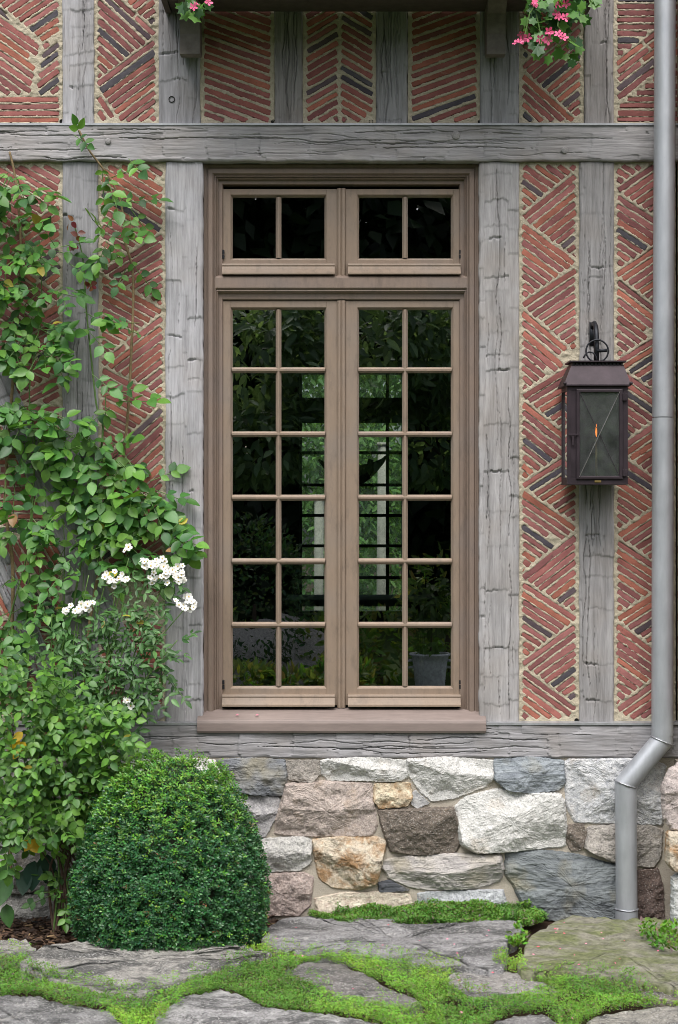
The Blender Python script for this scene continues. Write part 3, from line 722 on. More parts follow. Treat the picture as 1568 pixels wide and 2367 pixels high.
for va, vb in ((428, 632), (690, 1640)):
    mm.add([(X(x), y, Z(v)) for x, y in prof for v in (va, vb)], [(2*i, 2*i+1, 2*i+3, 2*i+2) for i in range(len(prof)-1)])
mm.build('meeting_post', M_WOOD, win)
def sash(x0, x1, v0, v1, cols, rows, hinge_x, wb):
    """cols, rows: lists of glass intervals"""
    ys = .060
    root = MB(); gx0, gx1 = cols[0][0], cols[-1][1]; gv0, gv1 = rows[0][0], rows[-1][1]
    root.box(X(x0), X(gx0)-.011, ys, ys+.05, Z(v1), Z(v0), .0015); root.box(X(gx1)+.011, X(x1), ys, ys+.05, Z(v1), Z(v0), .0015)
    root.box(X(gx0)-.011, X(gx1)+.011, ys+.0005, ys+.05, Z(gv0)+.011, Z(v0), .001); root.box(X(gx0)-.011, X(gx1)+.011, ys+.0005, ys+.05, Z(v1), Z(gv1)-.011, .001)
    root.ring(X(gx0)-.011, X(gx1)+.011, Z(gv1)-.011, Z(gv0)+.011, [(0, ys+.001), (.002, ys+.002), (.011, ys+.022), (.011, ys+.05)])
    s = root.build('sash', M_WOOD, win)
    for i in range(len(cols)-1):
        a, b = X(cols[i][1]), X(cols[i+1][0]); m = (a+b)/2
        mb = MB(); pr = [(a, ys+.040), (a, ys+.020), (m-.0045, ys+.003), (m+.0045, ys+.003), (b, ys+.020), (b, ys+.040)]
        mb.add([(x, y, Z(v)) for x, y in pr for v in (gv0, gv1)], [(2*j, 2*j+1, 2*j+3, 2*j+2) for j in range(5)])
        mb.build('muntin', M_WOOD, s)
    for i in range(len(rows)-1):
        a, b = Z(rows[i][1]), Z(rows[i+1][0]); m = (a+b)/2
        mb = MB(); pr = [(a, ys+.038), (a, ys+.018), (m+.0045, ys+.0008), (m-.0045, ys+.0008), (b, ys+.018), (b, ys+.038)]
        mb.add([(x, y, z) for z, y in pr for x in (X(gx0)-.004, X(gx1)+.004)], [(2*j+1, 2*j, 2*j+2, 2*j+3) for j in range(5)])
        mb.build('muntin', M_WOOD, s)
    for c in cols:
        for r_ in rows:
            g = MB(); tw = random.uniform(-.0035, .0035); th = random.uniform(-.003, .003); a, b, c0, d0 = X(c[0])-.004, X(c[1])+.004, Z(r_[1])-.004, Z(r_[0])+.004
            yg = ys+.028; w, h = (b-a)/2, (d0-c0)/2
            fq = lambda sx, sz: yg+sx*w*tw+sz*h*th
            g.add([(a, fq(-1, -1), c0), (b, fq(1, -1), c0), (b, fq(1, 1), d0), (a, fq(-1, 1), d0)], [(0, 1, 2, 3)])
            g.build('pane', M_GLASS, s)
    bar = MB(); bx0, bx1 = wb; bp = [(.062, v1-27), (.030, v1-26), (.026, v1-22), (.029, v1-19), (.022, v1-13), (.008, v1-5), (.002, v1-3), (.002, v1+.5), (.062, v1+.5)]
    bar.add([(x, y, Z(v)) for y, v in bp for x in (X(bx0), X(bx1))], [(2*i, 2*i+1, 2*i+3, 2*i+2) for i in range(len(bp)-1)]+[tuple(2*i for i in range(len(bp))), tuple(2*i+1 for i in reversed(range(len(bp))))])
    bar.build('weather_bar', M_SILL if False else M_WOOD, s)
    hg = MB()
    for dv in (-8, 3): hg.tube([(X(hinge_x), .052, Z(v1-42+dv)), (X(hinge_x), .052, Z(v1-42+dv-9))], .006, 8)
    hg.build('hinge', M_IRON, s)
    return s
CL = [(535, 636), (649, 750)]; CR = [(831, 932), (945, 1046)]
ROW6 = [(710, 845), (858, 995), (1008, 1143), (1157, 1292), (1306, 1441), (1455, 1591)]
sash(513, 780, 429, 631, CL, [(447, 590)], 514, (512, 774)); sash(799, 1068, 429, 631, CR, [(447, 590)], 1067, (805, 1067))
sash(513, 780, 690, 1635, CL, ROW6, 514, (512, 774)); sash(799, 1068, 690, 1635, CR, ROW6, 1067, (805, 1067))

for o in win.children:
    if not o.name.startswith('sill'): o.location.y += .03

# ------------------------------------------------------------------ room behind the window and the yard beyond it
def dist_px(x, v, y): return X(x, y), Z(v, y)
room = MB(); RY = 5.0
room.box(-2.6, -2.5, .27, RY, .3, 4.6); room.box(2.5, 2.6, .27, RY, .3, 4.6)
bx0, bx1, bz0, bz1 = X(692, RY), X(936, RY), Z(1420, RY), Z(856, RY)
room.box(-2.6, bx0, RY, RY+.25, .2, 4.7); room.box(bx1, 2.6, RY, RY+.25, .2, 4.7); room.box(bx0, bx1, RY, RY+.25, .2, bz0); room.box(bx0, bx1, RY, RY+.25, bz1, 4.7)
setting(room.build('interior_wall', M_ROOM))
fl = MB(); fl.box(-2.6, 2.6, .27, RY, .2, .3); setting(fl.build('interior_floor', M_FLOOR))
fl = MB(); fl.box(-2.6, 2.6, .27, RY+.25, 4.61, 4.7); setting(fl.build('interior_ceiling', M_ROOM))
rw = thing('rear_window', 'dark far window seen through the panes, with thin black glazing bars', 'window')
f = MB(); f.ring(bx0, bx1, bz0, bz1, [(0, RY+.2), (0, RY+.08), (.02, RY+.08), (.02, RY+.2)]); f.build('frame', M_BLACK, rw)
def bar(x0, x1, v0, v1, nm='muntin'):
    b = MB(); b.box(X(x0, RY), X(x1, RY), RY+.10, RY+.14, Z(v1, RY), Z(v0, RY)); b.build(nm, M_BLACK, rw)
bar(692, 936, 917, 976, 'rail')
for v in (1045, 1120, 1191, 1262, 1336): bar(692, 936, v-3, v+4)
for x in (795, 897):
    b = MB(); b.box(X(x-3.5, RY), X(x+3.5, RY), RY+.09, RY+.142, Z(1420, RY), Z(856, RY)); b.build('muntin', M_BLACK, rw)
g = MB(); g.add([(bx0, RY+.12, bz0), (bx1, RY+.12, bz0), (bx1, RY+.12, bz1), (bx0, RY+.12, bz1)], [(0, 1, 2, 3)]); g.build('pane', m_glass('far_glass', (.84, .95, .89), 1.45, 1.0, 0, .14, True), rw)  # translucent film mixed in to veil the yard with pale haze
tb = thing('table', 'dark cloth-covered table standing inside before the far window', 'table'); ty = 4.2
t = MB(); t.box(X(660, ty), X(1010, ty), ty, ty+.8, Z(1402, ty), Z(1386, ty)); t.build('tabletop', M_CLOTH, tb)
for sx in (670, 990):
    for dy in (.08, .72):
        l_ = MB(); l_.box(X(sx, ty)-.03, X(sx, ty)+.03, ty+dy-.03, ty+dy+.03, .3, Z(1402, ty)); l_.build('leg', M_BLACK, tb)
orn = MB(); oy = 3.0   # the black crescent of a hanging bird-shaped ornament
cres = []
for i in range(13):
    a = i/12; x = 735+a*165; cres.append((x, 1060+95*math.sin(math.pi*(a*.86+.06))**.8-18*a))
low = [(x, v) for x, v in cres]; up_ = [(x+(4 if i < 6 else -4), v-2-46*math.sin(math.pi*i/12)**1.1) for i, (x, v) in enumerate(cres)][::-1]
orn.extr([dist_px(x, v-22, oy) for x, v in low+up_][::-1], oy, oy+.18)
orn.tube([P(851, 1110-22, oy+.1), P(856, 1080-10, oy+.1), P(858, 1062, oy+.1)], .02)
orn.tube([(X(815, oy), oy+.09, Z(1060, oy)), (X(815, oy), oy+.09, 4.61)], .003, 5)
o = orn.build('hanging_ornament', M_BLACK); tag(o, 'black crescent-shaped ornament hanging inside behind the middle panes', 'ornament')

# ---- leaf machinery
def leaf_mesh(width=.62, fold=.10, droop=.12, n=5):
    ys = [0, .14, .36, .62, .85, 1]; ws = [0, .66, 1, .86, .42, 0]
    V = []; F = []
    for y, w in zip(ys, ws):
        dz = -droop*y*y; V += [(-w*width/2, y, dz+fold*w), (0, y, dz), (w*width/2, y, dz+fold*w)]
    for i in range(len(ys)-1):
        a, b = i*3, (i+1)*3
        for k in (0, 1):
            q = (a+k, a+k+1, b+k+1, b+k)
            if i == 0: q = (a+1, b+k+1, b+k)
            elif i == len(ys)-2: q = (a+k, a+k+1, b+1)
            F.append(q)
    return np.array(V), F
LV = [leaf_mesh(w, f, d) for w, f, d in ((.66, .10, .10), (.72, .06, .2), (.60, .14, .05), (.64, .09, -.08))]
LV_NARROW = [leaf_mesh(w, f, d) for w, f, d in ((.40, .08, .12), (.44, .10, .22), (.36, .06, .03))]
def basis(d, n):
    d = d.normalized(); x = d.cross(n)
    if x.length < 1e-4: x = d.cross(Vector((.3, .2, .9)))
    x.normalize(); z = x.cross(d).normalized(); return x, d, z
def join_leaves(name, leaves, variants, mat, parent, attr='Col'):
    """leaves = [(pos, dir, normal, size, colour)] -> one mesh with a colour attribute"""
    VV = []; FF = []; CC = []; base = 0; LS = []
    tri = []
    for i, (p, d, n, s, c) in enumerate(leaves):
        lv, lf = variants[i % len(variants)]; x, y, z = basis(d, n)
        M = np.array([x, y, z])*s
        v = lv @ M + np.array(p); VV.append(v); CC.append(np.tile((*c, 1), (len(v), 1)))
        for f_ in lf: tri.append(tuple(base+k for k in f_))
        base += len(v)
    V = np.concatenate(VV); me = bpy.data.meshes.new(name)
    tot = np.array([len(f_) for f_ in tri], np.int32); flat = np.array([k for f_ in tri for k in f_], np.int32)
    me.vertices.add(len(V)); me.vertices.foreach_set('co', V.astype(np.float32).ravel())
    me.loops.add(len(flat)); me.loops.foreach_set('vertex_index', flat)
    me.polygons.add(len(tot)); me.polygons.foreach_set('loop_start', np.concatenate([[0], np.cumsum(tot)[:-1]]).astype(np.int32)); me.polygons.foreach_set('loop_total', tot)
    me.update(calc_edges=True)
    a = me.color_attributes.new(attr, 'FLOAT_COLOR', 'POINT'); a.data.foreach_set('color', np.concatenate(CC).astype(np.float32).ravel())
    me.polygons.foreach_set('use_smooth', np.ones(len(tot), bool)); me.materials.append(mat)
    return obj(name, me, parent)
def leaf_objects(leaves, variants, parent, vm):
    for i, (p, d, n, s, c) in enumerate(leaves):
        x, y, z = basis(d, n); M = Matrix((x*s, y*s, z*s)).transposed().to_4x4(); M.translation = p
        o = obj('leaf', vm[i % len(vm)], parent, c); o.matrix_world = M
LM = [mesh_np('rose_leaf', v, f_, M_LEAF) for v, f_ in LV]; LMN = [mesh_np('narrow_rose_leaf', v, f_, M_LEAF) for v, f_ in LV_NARROW]
rv = lambda a=1: Vector((random.uniform(-a, a), random.uniform(-a, a), random.uniform(-a, a)))
def compound(p, d, n, s, k, pal, var=.25):
    out = []; x, y, z = basis(d, n); L = s*(.9+.55*(k//2)); p = Vector(p)
    def colr():
        c = random.choice(pal) if random.random() > .008 else random.choice([(.36, .30, .05), (.30, .17, .07), (.42, .38, .06)]); q = random.uniform(1-var, 1+var); return tuple(v*q for v in c)
    tip = p+y*L-z*.1*L
    def add(pos, dr, sc_):
        nn = (z+rv(.32)); out.append((pos, (dr+rv(.15)).normalized(), nn, s*sc_*random.uniform(.85, 1.12), colr()))
    add(tip, y-z*.12, 1.08)
    for j in range(k//2):
        q = p+y*L*(1-.42*(j+.35)); ang = R(random.uniform(50, 72))
        for sg in (-1, 1): add(q, y*math.cos(ang)+x*sg*math.sin(ang)-z*.1, random.uniform(.82, 1)-.12*j)
    return out, (p, tip)
def scatter_tree(c, rad, n, size, pal, narrow=True, shell=.55):
    L = []
    for i in range(n):
        d = rv().normalized(); r_ = random.uniform(shell, 1)**.6
        p = Vector((c[0]+d.x*rad[0]*r_, c[1]+d.y*rad[1]*r_, c[2]+d.z*rad[2]*r_))
        k = random.uniform(.6, 1.3); q = random.choice(pal)
        L.append((p, (d*.6+rv()+Vector((0, 0, -.5))).normalized(), (d+Vector((0, 0, .9))+rv(.7)), size*random.uniform(.7, 1.3), tuple(v*k for v in q)))
    return L
GREEN = [(.05, .105, .03), (.065, .13, .035), (.04, .09, .03), (.08, .15, .04)]
def tree(label, base, h, crowns, n, size, pal, cat='tree', name='broadleaf_tree', group=None, trunk_r=.14, mat=None, variants=None):
    t_ = thing(name, label, cat, base, group); b = Vector(base)
    tk = MB(); tk.tube([b-b+Vector((0, 0, -.05)), Vector((.05, 0, h*.3)), Vector((-.06, .05, h*.6)), Vector((.02, 0, h*.92))], [trunk_r, trunk_r*.8, trunk_r*.55, trunk_r*.12], 9)
    L = []
    for (dx, dy, dz, rx, ry, rz, fr_) in crowns:
        tk.tube([Vector((0, 0, h*.3)), Vector((dx*.5, dy*.5, dz*.72)), Vector((dx, dy, dz))], [trunk_r*.5, trunk_r*.3, trunk_r*.08], 6)
        L += scatter_tree((dx, dy, dz), (rx, ry, rz), int(n*fr_), size, pal)
    tk.build('trunk', M_BARK, t_, True); join_leaves('crown', L, variants or LV_NARROW, mat or M_TREELEAF, t_)
    return t_
# beyond the far window
tree('bright green tree in the yard seen through the far window, left one', (-1.2, 10.5, 0), 6, [(-.6, 0, 3.2, 1.9, 1.2, 2.3, 1), (.7, .4, 4.6, 1.6, 1.2, 1.6, .7), (.6, -.3, 2.0, 1.5, 1, 1.5, .6)], 8000, .10, [(.15, .29, .08), (.20, .36, .11), (.10, .22, .07)])
tree('bright green tree in the yard seen through the far window, right one', (1.5, 11.5, 0), 6.5, [(0, 0, 3.4, 2.0, 1.2, 2.2, 1), (-.7, .2, 4.8, 1.6, 1.2, 1.6, .7), (-.5, 0, 1.8, 1.6, 1, 1.5, .6)], 8000, .10, [(.15, .29, .08), (.21, .37, .12), (.10, .23, .08)])
wood = []
for i in range(16): wood += scatter_tree((-9+i*1.2, 16+random.uniform(-1, 1), random.uniform(1.2, 4)), (1.8, 1, 2.0), 230, .30, [(.17, .31, .10), (.23, .38, .14)])
setting(join_leaves('yard_woodland', wood, LV_NARROW, M_TREELEAF, None), 'stuff')
for x0, x1, nm in ((738, 736, 'pale grey utility pole behind the left inner panes'), (886, 880, 'pale grey utility pole behind the right inner panes')):
    py = 8.2; u = MB(); u.tube([(X(x1, py), py, -.1), (X(x0, py), py, Z(1030 if x0 > 800 else 1150, py))], .052 if x0 > 800 else .046, 12)
    u.box(X(x0, py)-.06, X(x0, py)+.06, py-.06, py+.06, Z(1030 if x0 > 800 else 1150, py), Z(1030 if x0 > 800 else 1150, py)+.03)
    tag(u.build('utility_pole', M_POLE, None, True), nm, 'utility pole', 'utility poles beyond the far window')

# ------------------------------------------------------------------ garden behind the camera, seen reflected in the panes
DG = [(.10, .17, .10), (.13, .21, .12), (.075, .135, .075), (.16, .245, .14)]
DG = [tuple(c*1.3 for c in q) for q in DG]
tree('large-leaved dark tree in the garden facing the window, nearest the house', (-2.6, -13.5, 0), 7, [(1.3, 0, 4.0, 1.7, 1.3, .9, 1), (2.9, -.3, 4.4, 1.5, 1.3, 1.0, 1), (-1.6, 0, 5, 1.6, 1.5, 1.6, .8), (1.7, .4, 3.0, 1.0, .8, .6, .5)], 2100, .19, DG, name='magnolia_tree')
tree('large-leaved dark tree in the garden facing the window, beside the planter', (3.2, -14.5, 0), 7.5, [(-1.5, .3, 4.2, 1.5, 1.2, .9, 1), (.6, 0, 5.4, 1.6, 1.4, 1.2, .6), (1.2, 0, 4.6, 2, 1.5, 1.6, .8), (-2.1, .4, 3.1, 1.0, .8, .6, .5), (-.1, .5, 2.7, 1.4, 1, 1.3, 1)], 2100, .19, DG, name='magnolia_tree')
wood = []
for i in range(26):
    for k in range(4): wood += scatter_tree((-15+i*1.2, -24+random.uniform(-1, 1), 1.4+k*2.15), (1.8, 1.4, 2.0), 950, .5, [(.022, .045, .02), (.03, .06, .024)], shell=.2)
bv2 = (np.array([(0, 0, 0), (-.27, .45, .07), (0, .5, 0), (.27, .45, .07), (0, 1, -.03)]), [(0, 2, 1), (0, 3, 2), (1, 2, 4), (2, 3, 4)])
setting(join_leaves('garden_woodland', wood, [bv2], M_TREELEAF, None), 'stuff')
def dome(c, rx, rz, n, size, pal, name, label, cat, power=1.0, group=None):
    t_ = thing(name, label, cat, (c[0], c[1], 0), group); L = []
    for i in range(n):
        d = rv().normalized(); r_ = random.uniform(.8, 1)
        L.append((Vector((d.x*rx*r_, d.y*rx*r_, max(.02, c[2]+d.z*rz*r_))), (d+rv(.9)).normalized(), d+rv(.6), size*random.uniform(.7, 1.3), tuple(v*random.uniform(.7, 1.3) for v in random.choice(pal))))
    join_leaves('foliage', L, LV_NARROW, M_TREELEAF, t_)
    st = MB(); st.tube([(0, 0, -.02), (0, 0, c[2])], [.05, .02], 8); st.build('trunk', M_BARK, t_)
    return t_
dome((-.98, -8.2+0-3.0, 1.05), .62, .98, 2600, .07, [(.05, .11, .055), (.07, .14, .06)], 'clipped_shrub', 'round dark clipped shrub in the garden, mirrored in the left panes', 'shrub')
bl = MB(); bl_pts = [(-.95+1.25*math.cos(a), .2*math.sin(a)) for a in np.linspace(0, 2*math.pi, 40, endpoint=False)]
def boulder(c, rx, ry, rz, label, seed):
    n, m = 40, 20; V = []; F = []
    for i in range(m+1):
        ph = math.pi*i/m
        for k in range(n):
            th = 2*math.pi*k/n; d = np.array([math.sin(ph)*math.cos(th), math.sin(ph)*math.sin(th), math.cos(ph)])
            r_ = 1+.35*(float(fbm(np.array(d[0]*2+seed), np.array(d[1]*2+d[2]*2.3), seed, 4))-.45)
            V.append((d[0]*rx*r_, d[1]*ry*r_, d[2]*rz*r_))
    for i in range(m):
        for k in range(n): F.append((i*n+k, (i+1)*n+k, (i+1)*n+(k+1) % n, i*n+(k+1) % n))
    o = obj('boulder', mesh_np('boulder', V, F, M_GRAN), None, (.40, .39, .38)); o.location = c
    return tag(o, label, 'boulder')
boulder((-.85, -11.6, .15), 1.05, .7, .66, 'low grey boulder among the garden plants, mirrored in the bottom left panes', 3)
for i, (x, y, r_, h) in enumerate([(-1.05, -8.6, .42, .42), (-.5, -8.7, .34, .36), (.0, -8.9+-.6, .30, .55), (-.1, -11.5, .6, .8), (.45, -12.2, .5, .9), (1.7, -12.5, .7, 1.1), (1.35, -13.4, .6, 1.6), (-1.9, -12.2, .8, 1.0)]):
    if y > -9.05: y = -9.6
    dome((x*1.0, y, h*.5), r_, h*.55, 420, .13, [(.17, .28, .07), (.12, .22, .07), (.24, .30, .08)], 'garden_plant', ['low leafy plant at the left end before the boulder in the garden', 'low leafy plant just right of centre before the boulder in the garden', 'small leafy plant at the right foot of the garden boulder', 'leafy plant behind the boulder near the middle of the window', 'leafy plant mirrored between the middle stile and the planter', 'broad shrub beyond the planter at its outer side', 'tall shrub standing right behind the planter', 'broad leafy plant left of and behind the clipped shrub'][i], 'plant', group='garden plants facing the house')
pot = thing('planter', 'pale metal planter tub with two handles in the garden, mirrored at lower right', 'planter', (1.02, -11.2, 0))
q = MB(); q.lathe([(.001, .0), (.165, 0), (.17, .02), (.20, .3), (.215, .38), (.24, .40), (.24, .42), (.20, .42), (.19, .36)], n=32); q.build('tub', M_POT, pot, True)
for sg in (-1, 1):
    q = MB(); q.tube([(sg*.2, 0, .26), (sg*.27, 0, .25), (sg*.28, 0, .32), (sg*.21, 0, .34)], .016, 8); q.build('handle', M_POT, pot, True)
q = MB(); q.tube([(0, 0, .3), (.02, 0, .7), (0, .02, 1.0)], .012, 6); q.build('stem', M_BARK, pot)
join_leaves('foliage', scatter_tree((0, 0, 1.0), (.3, .3, .4), 260, .12, [(.09, .16, .05), (.07, .13, .04)], shell=.1)+scatter_tree((0, 0, .5), (.22, .22, .14), 90, .09, [(.12, .24, .05)], shell=.1), LV_NARROW, M_TREELEAF, pot)

# ------------------------------------------------------------------ lantern
lan = thing('wall_lantern', 'aged copper gas lantern with a small flame hanging on the timber post', 'lantern')
yf, yb = -.285, -.055
ex0, ex1 = X(1312, yf), X(1452, yf); zt, zb = Z(891, yf), Z(1116, yf)
bt = .019
fm = MB()
for x in (ex0, ex1-bt):
    fm.box(x, x+bt, yf, yf+bt, zb, zt); fm.box(x, x+bt, yb-bt, yb, zb, zt)
for z0, z1 in ((zb, zb+.028), (zt-.022, zt)):
    fm.box(ex0+bt, ex1-bt, yf+.001, yf+bt, z0, z1)
    for x in (ex0+.001, ex1-bt+.0): fm.box(x, x+bt-.001, yf+bt, yb-bt, z0, z1)
fm.box(ex0-.002, ex1+.002, yf-.002, yb+.002, zb-.008, zb-.0005)
fm.build('frame', M_BRONZE, lan)
bp = MB(); bp.box(ex0+bt, ex1-bt, yb-.008, yb-.002, zb, zt); bp.build('back_plate', M_BLACK, lan)
dx0, dx1, dz0, dz1 = X(1333, yf-.004), X(1440, yf-.004), Z(1108, yf), Z(899, yf)
dr = MB(); dr.ring(dx0, dx1, dz0, dz1, [(0, yf+.004), (0, yf-.006), (.004, yf-.008), (.014, yf-.008), (.017, yf-.004), (.017, yf+.006)])
dr.box(ex0+bt, dx0-.001, yf+.002, yf+.010, zb+.03, zt-.024); dr.box(dx1+.001, ex1-bt, yf+.002, yf+.010, zb+.03, zt-.024)
door = dr.build('door', M_BRONZE, lan)
g = MB(); g.add([(dx0+.016, yf+.002, dz0+.016), (dx1-.016, yf+.002, dz0+.016), (dx1-.016, yf+.002, dz1-.016), (dx0+.016, yf+.002, dz1-.016)], [(0, 1, 2, 3)]); g.build('pane', M_LGLASS, door)
for x in (ex0+.008, ex1-.008):
    g = MB(); g.add([(x, yf+bt, zb+.028), (x, yb-bt, zb+.028), (x, yb-bt, zt-.022), (x, yf+bt, zt-.022)], [(0, 1, 2, 3)]); g.build('side_pane', M_LGLASS, lan)
for a, b in (((dx0+.014, dz0+.012), (dx1-.014, dz1-.012)), ((dx0+.014, dz1-.012), (dx1-.014, dz0+.012))):
    w_ = MB(); yy = yf-.010 if a[1] < b[1] else yf-.0068; w_.tube([(a[0], yy, a[1]), (b[0], yy, b[1])], .0017 if a[1] < b[1] else .0013, 6); w_.build('cross_wire', M_STEEL if a[1] < b[1] else M_BRONZE, door)
for v in (918, 1093):
    h_ = MB(); h_.box(dx1-.002, dx1+.022, yf-.012, yf-.0085, Z(v+8, yf), Z(v-8, yf), .001); h_.tube([(dx1+.008, yf-.012, Z(v+8, yf)), (dx1+.008, yf-.012, Z(v-8, yf))], .004, 8); h_.build('hinge', M_BRONZE, door)
h_ = MB(); h_.box(X(1315, yf), X(1338, yf), yf-.014, yf-.0085, Z(1007, yf), Z(1003, yf), .001); h_.box(X(1322, yf), X(1327, yf), yf-.012, yf-.0085, Z(1030, yf), Z(1007.3, yf), .001); h_.build('latch', M_BRONZE, lan)
h_ = MB(); h_.box(X(1375, yf), X(1390, yf), yf-.0045, yf-.0005, Z(1115, yf), Z(1110, yf)); h_.build('name_plate', M_BRASS, lan)
# roof
rf = MB(); e0, e1, g0, g1 = X(1304, yf-.01), X(1459, yf-.01), X(1322, yf+.05), X(1442, yf+.05); zr0, zr1 = Z(889, yf), Z(843, yf+.05)
V = [(e0, yf-.016, zr0), (e1, yf-.016, zr0), (e1, yb+.02, zr0), (e0, yb+.02, zr0), (g0, yf+.05, zr1), (g1, yf+.05, zr1), (g1, yb-.02, zr1), (g0, yb-.02, zr1)]
V += [(a, b, c-.006) for a, b, c in V[:4]]
rf.add(V, [(0, 1, 5, 4), (1, 2, 6, 5), (2, 3, 7, 6), (3, 0, 4, 7), (4, 5, 6, 7), (8, 9, 1, 0), (9, 10, 2, 1), (10, 11, 3, 2), (11, 8, 0, 3), (8, 11, 10, 9)])
rf.build('roof', M_BRONZE, lan)
vt = MB()
for k in range(14): xx = g0+(g1-g0)*(k+.5)/14; vt.box(xx-.005, xx+.005, yf+.046, yf+.053, zr1-.004, zr1+.012)
vt.box(g0+.004, g1-.004, yf+.056, yb-.026, zr1-.002, zr1+.012)
vt.build('vent', M_BLACK, lan)
cp = MB(); cp.box(g0-.012, g1+.012, yf+.034, yb-.005, zr1+.0125, zr1+.020); cp.build('cap', M_BRONZE, lan)
for x in (e0+.004, e1-.0):
    k = MB(); k.ball((x, yf-.018, zr0+.006), .009); k.build('stud', M_BRONZE, lan, True)
# gooseneck, ring and burner
xc = X(1380, -.17); gy = -.165
hk = MB(); pts = [(xc, -.022, Z(756, -.02)), (xc, -.045, Z(749, -.04)), (xc, -.09, Z(747, -.1)), (xc, -.135, Z(755, -.13)), (xc, -.16, Z(773, -.16)), (xc, -.165, Z(800, -.165)), (xc, -.165, zr1+.02)]
for i in range(len(pts)-1):
    pass
hk.tube(pts, .013, 10); hk.box(xc-.016, xc+.016, -.027, -.021, Z(800), Z(746)); hk.build('bracket', M_IRON, lan, True)
rg = MB(); zc_ = Z(812, gy); rg.tube([(xc+.056*math.cos(a), gy-.02, zc_+.056*math.sin(a)) for a in np.linspace(0, 2*math.pi, 29)], .0045, 6, False)
rg.tube([(xc-.036+.034*math.cos(a), gy-.02, zc_-.05+.045*math.sin(a)) for a in np.linspace(0, math.pi*.9, 12)], .004, 6)
rg.tube([(xc, gy-.012, zc_+.002), (xc+.05, gy-.018, zc_+.004)], .009, 8); rg.build('ring', M_IRON, lan, True)
by = -.17; xb = X(1379, by)
bn = MB(); bn.tube([(xb, by, zb), (xb, by, Z(1062, by)), (xb, by, Z(1020, by))], [.007, .006, .006], 8); bn.tube([(xb, by, Z(1020, by)), (xb, by, Z(1012, by))], [.008, .005], 8); bn.build('burner', M_BRASS, lan, True)
ft = NT('gas_flame'); ft.p(Base_Color=(1, .3, .05), Emission_Color=(1, .22, .025), Emission_Strength=1.1)
fl = MB(); fl.lathe([(.001, 0), (.0035, .01), (.005, .026), (.0032, .044), (.001, .066)], (xb, by, Z(1010, by)), 10); fl.build('flame', ft.m, lan, True)

# ------------------------------------------------------------------ downspout
ds = thing('downspout', 'grey zinc downspout with a double elbow running down the right side', 'downspout')
yd = -.12
def seg(pts, r, nm): m_ = MB(); m_.tube([Vector(p) for p in pts], r, 28, False); return m_.build(nm, M_ZINC, ds, True)
rp = 24.6/PX*(CAMD+yd)/CAMD
def EP(x, v): return P(x, v, yd)
seg([EP(1538.5, -140), EP(1536, 480), EP(1533, 964)], rp, 'pipe'); seg([EP(1533, 966), EP(1532.3, 1350), EP(1531.6, 1700)], rp*1.015, 'pipe')
def mitre(p0, p1, p2, p3, r):
    """three pipes with mitred joints at p1 and p2 -> meshes"""
    pts = [p0, p1, p2, p3]; n = 28; rings = []
    dirs = [(pts[i+1]-pts[i]).normalized() for i in range(3)]
    for i in range(4):
        d = dirs[min(i, 2)] if i == 0 else dirs[2] if i == 3 else None
        base = dirs[min(i, 2)] if i < 3 else dirs[2]
        a = Vector((0, 1, 0)); ring = []
        nrm = base if d is not None else (dirs[i-1]+dirs[i]).normalized()
        b = base.cross(a).normalized()
        for k in range(n):
            o_ = a*math.cos(2*math.pi*k/n)*r+b*math.sin(2*math.pi*k/n)*r
            t_ = -o_.dot(nrm)/base.dot(nrm); ring.append(pts[i]+o_+base*t_)
        rings.append(ring)
    return rings
r4 = mitre(EP(1531.6, 1698), EP(1531, 1712), EP(1446.5, 1812), EP(1447.5, 1846), rp)
def tube_from(a, b, nm, parent=None, mat=None, smooth=True):
    n = len(a); m_ = MB(); m_.add(list(a)+list(b), [(k, (k+1) % n, n+(k+1) % n, n+k) for k in range(n)]); return m_.build(nm, mat or M_ZINC, parent or ds, smooth)
tube_from(r4[0], r4[1], 'elbow'); tube_from(r4[1], r4[2], 'elbow'); tube_from(r4[2], r4[3], 'elbow')
M_SOLDER = m_simple('solder', (.42, .43, .46), .45, .7, .6, 90, .9)
for rg_ in (r4[1], r4[2]):
    b = MB(); c = sum(rg_, Vector())/len(rg_); cr = [c+(p-c)*(1.03+random.uniform(-.006, .012)) for p in rg_]; b.tube(cr+[cr[0]], [.0042+random.uniform(-.0012, .0016) for _ in range(len(cr)+1)], 6, False); b.build('solder_seam', M_SOLDER, ds, True)
seg([EP(1447.5, 1845), EP(1448.5, 1990), EP(1449.5, 2138)], rp*1.012, 'pipe')
seg([P(1449.2, 2103, yd), P(1449.5, 2143, yd)], rp*1.07, 'collar')
b = MB(); b.tube([EP(1449.2, 2101)+Vector((math.cos(a)*rp*1.06, math.sin(a)*rp*1.06, random.uniform(-.002, .002))) for a in np.linspace(0, 2*math.pi, 30)], .004, 6, False); b.build('solder_seam', M_SOLDER, ds, True)

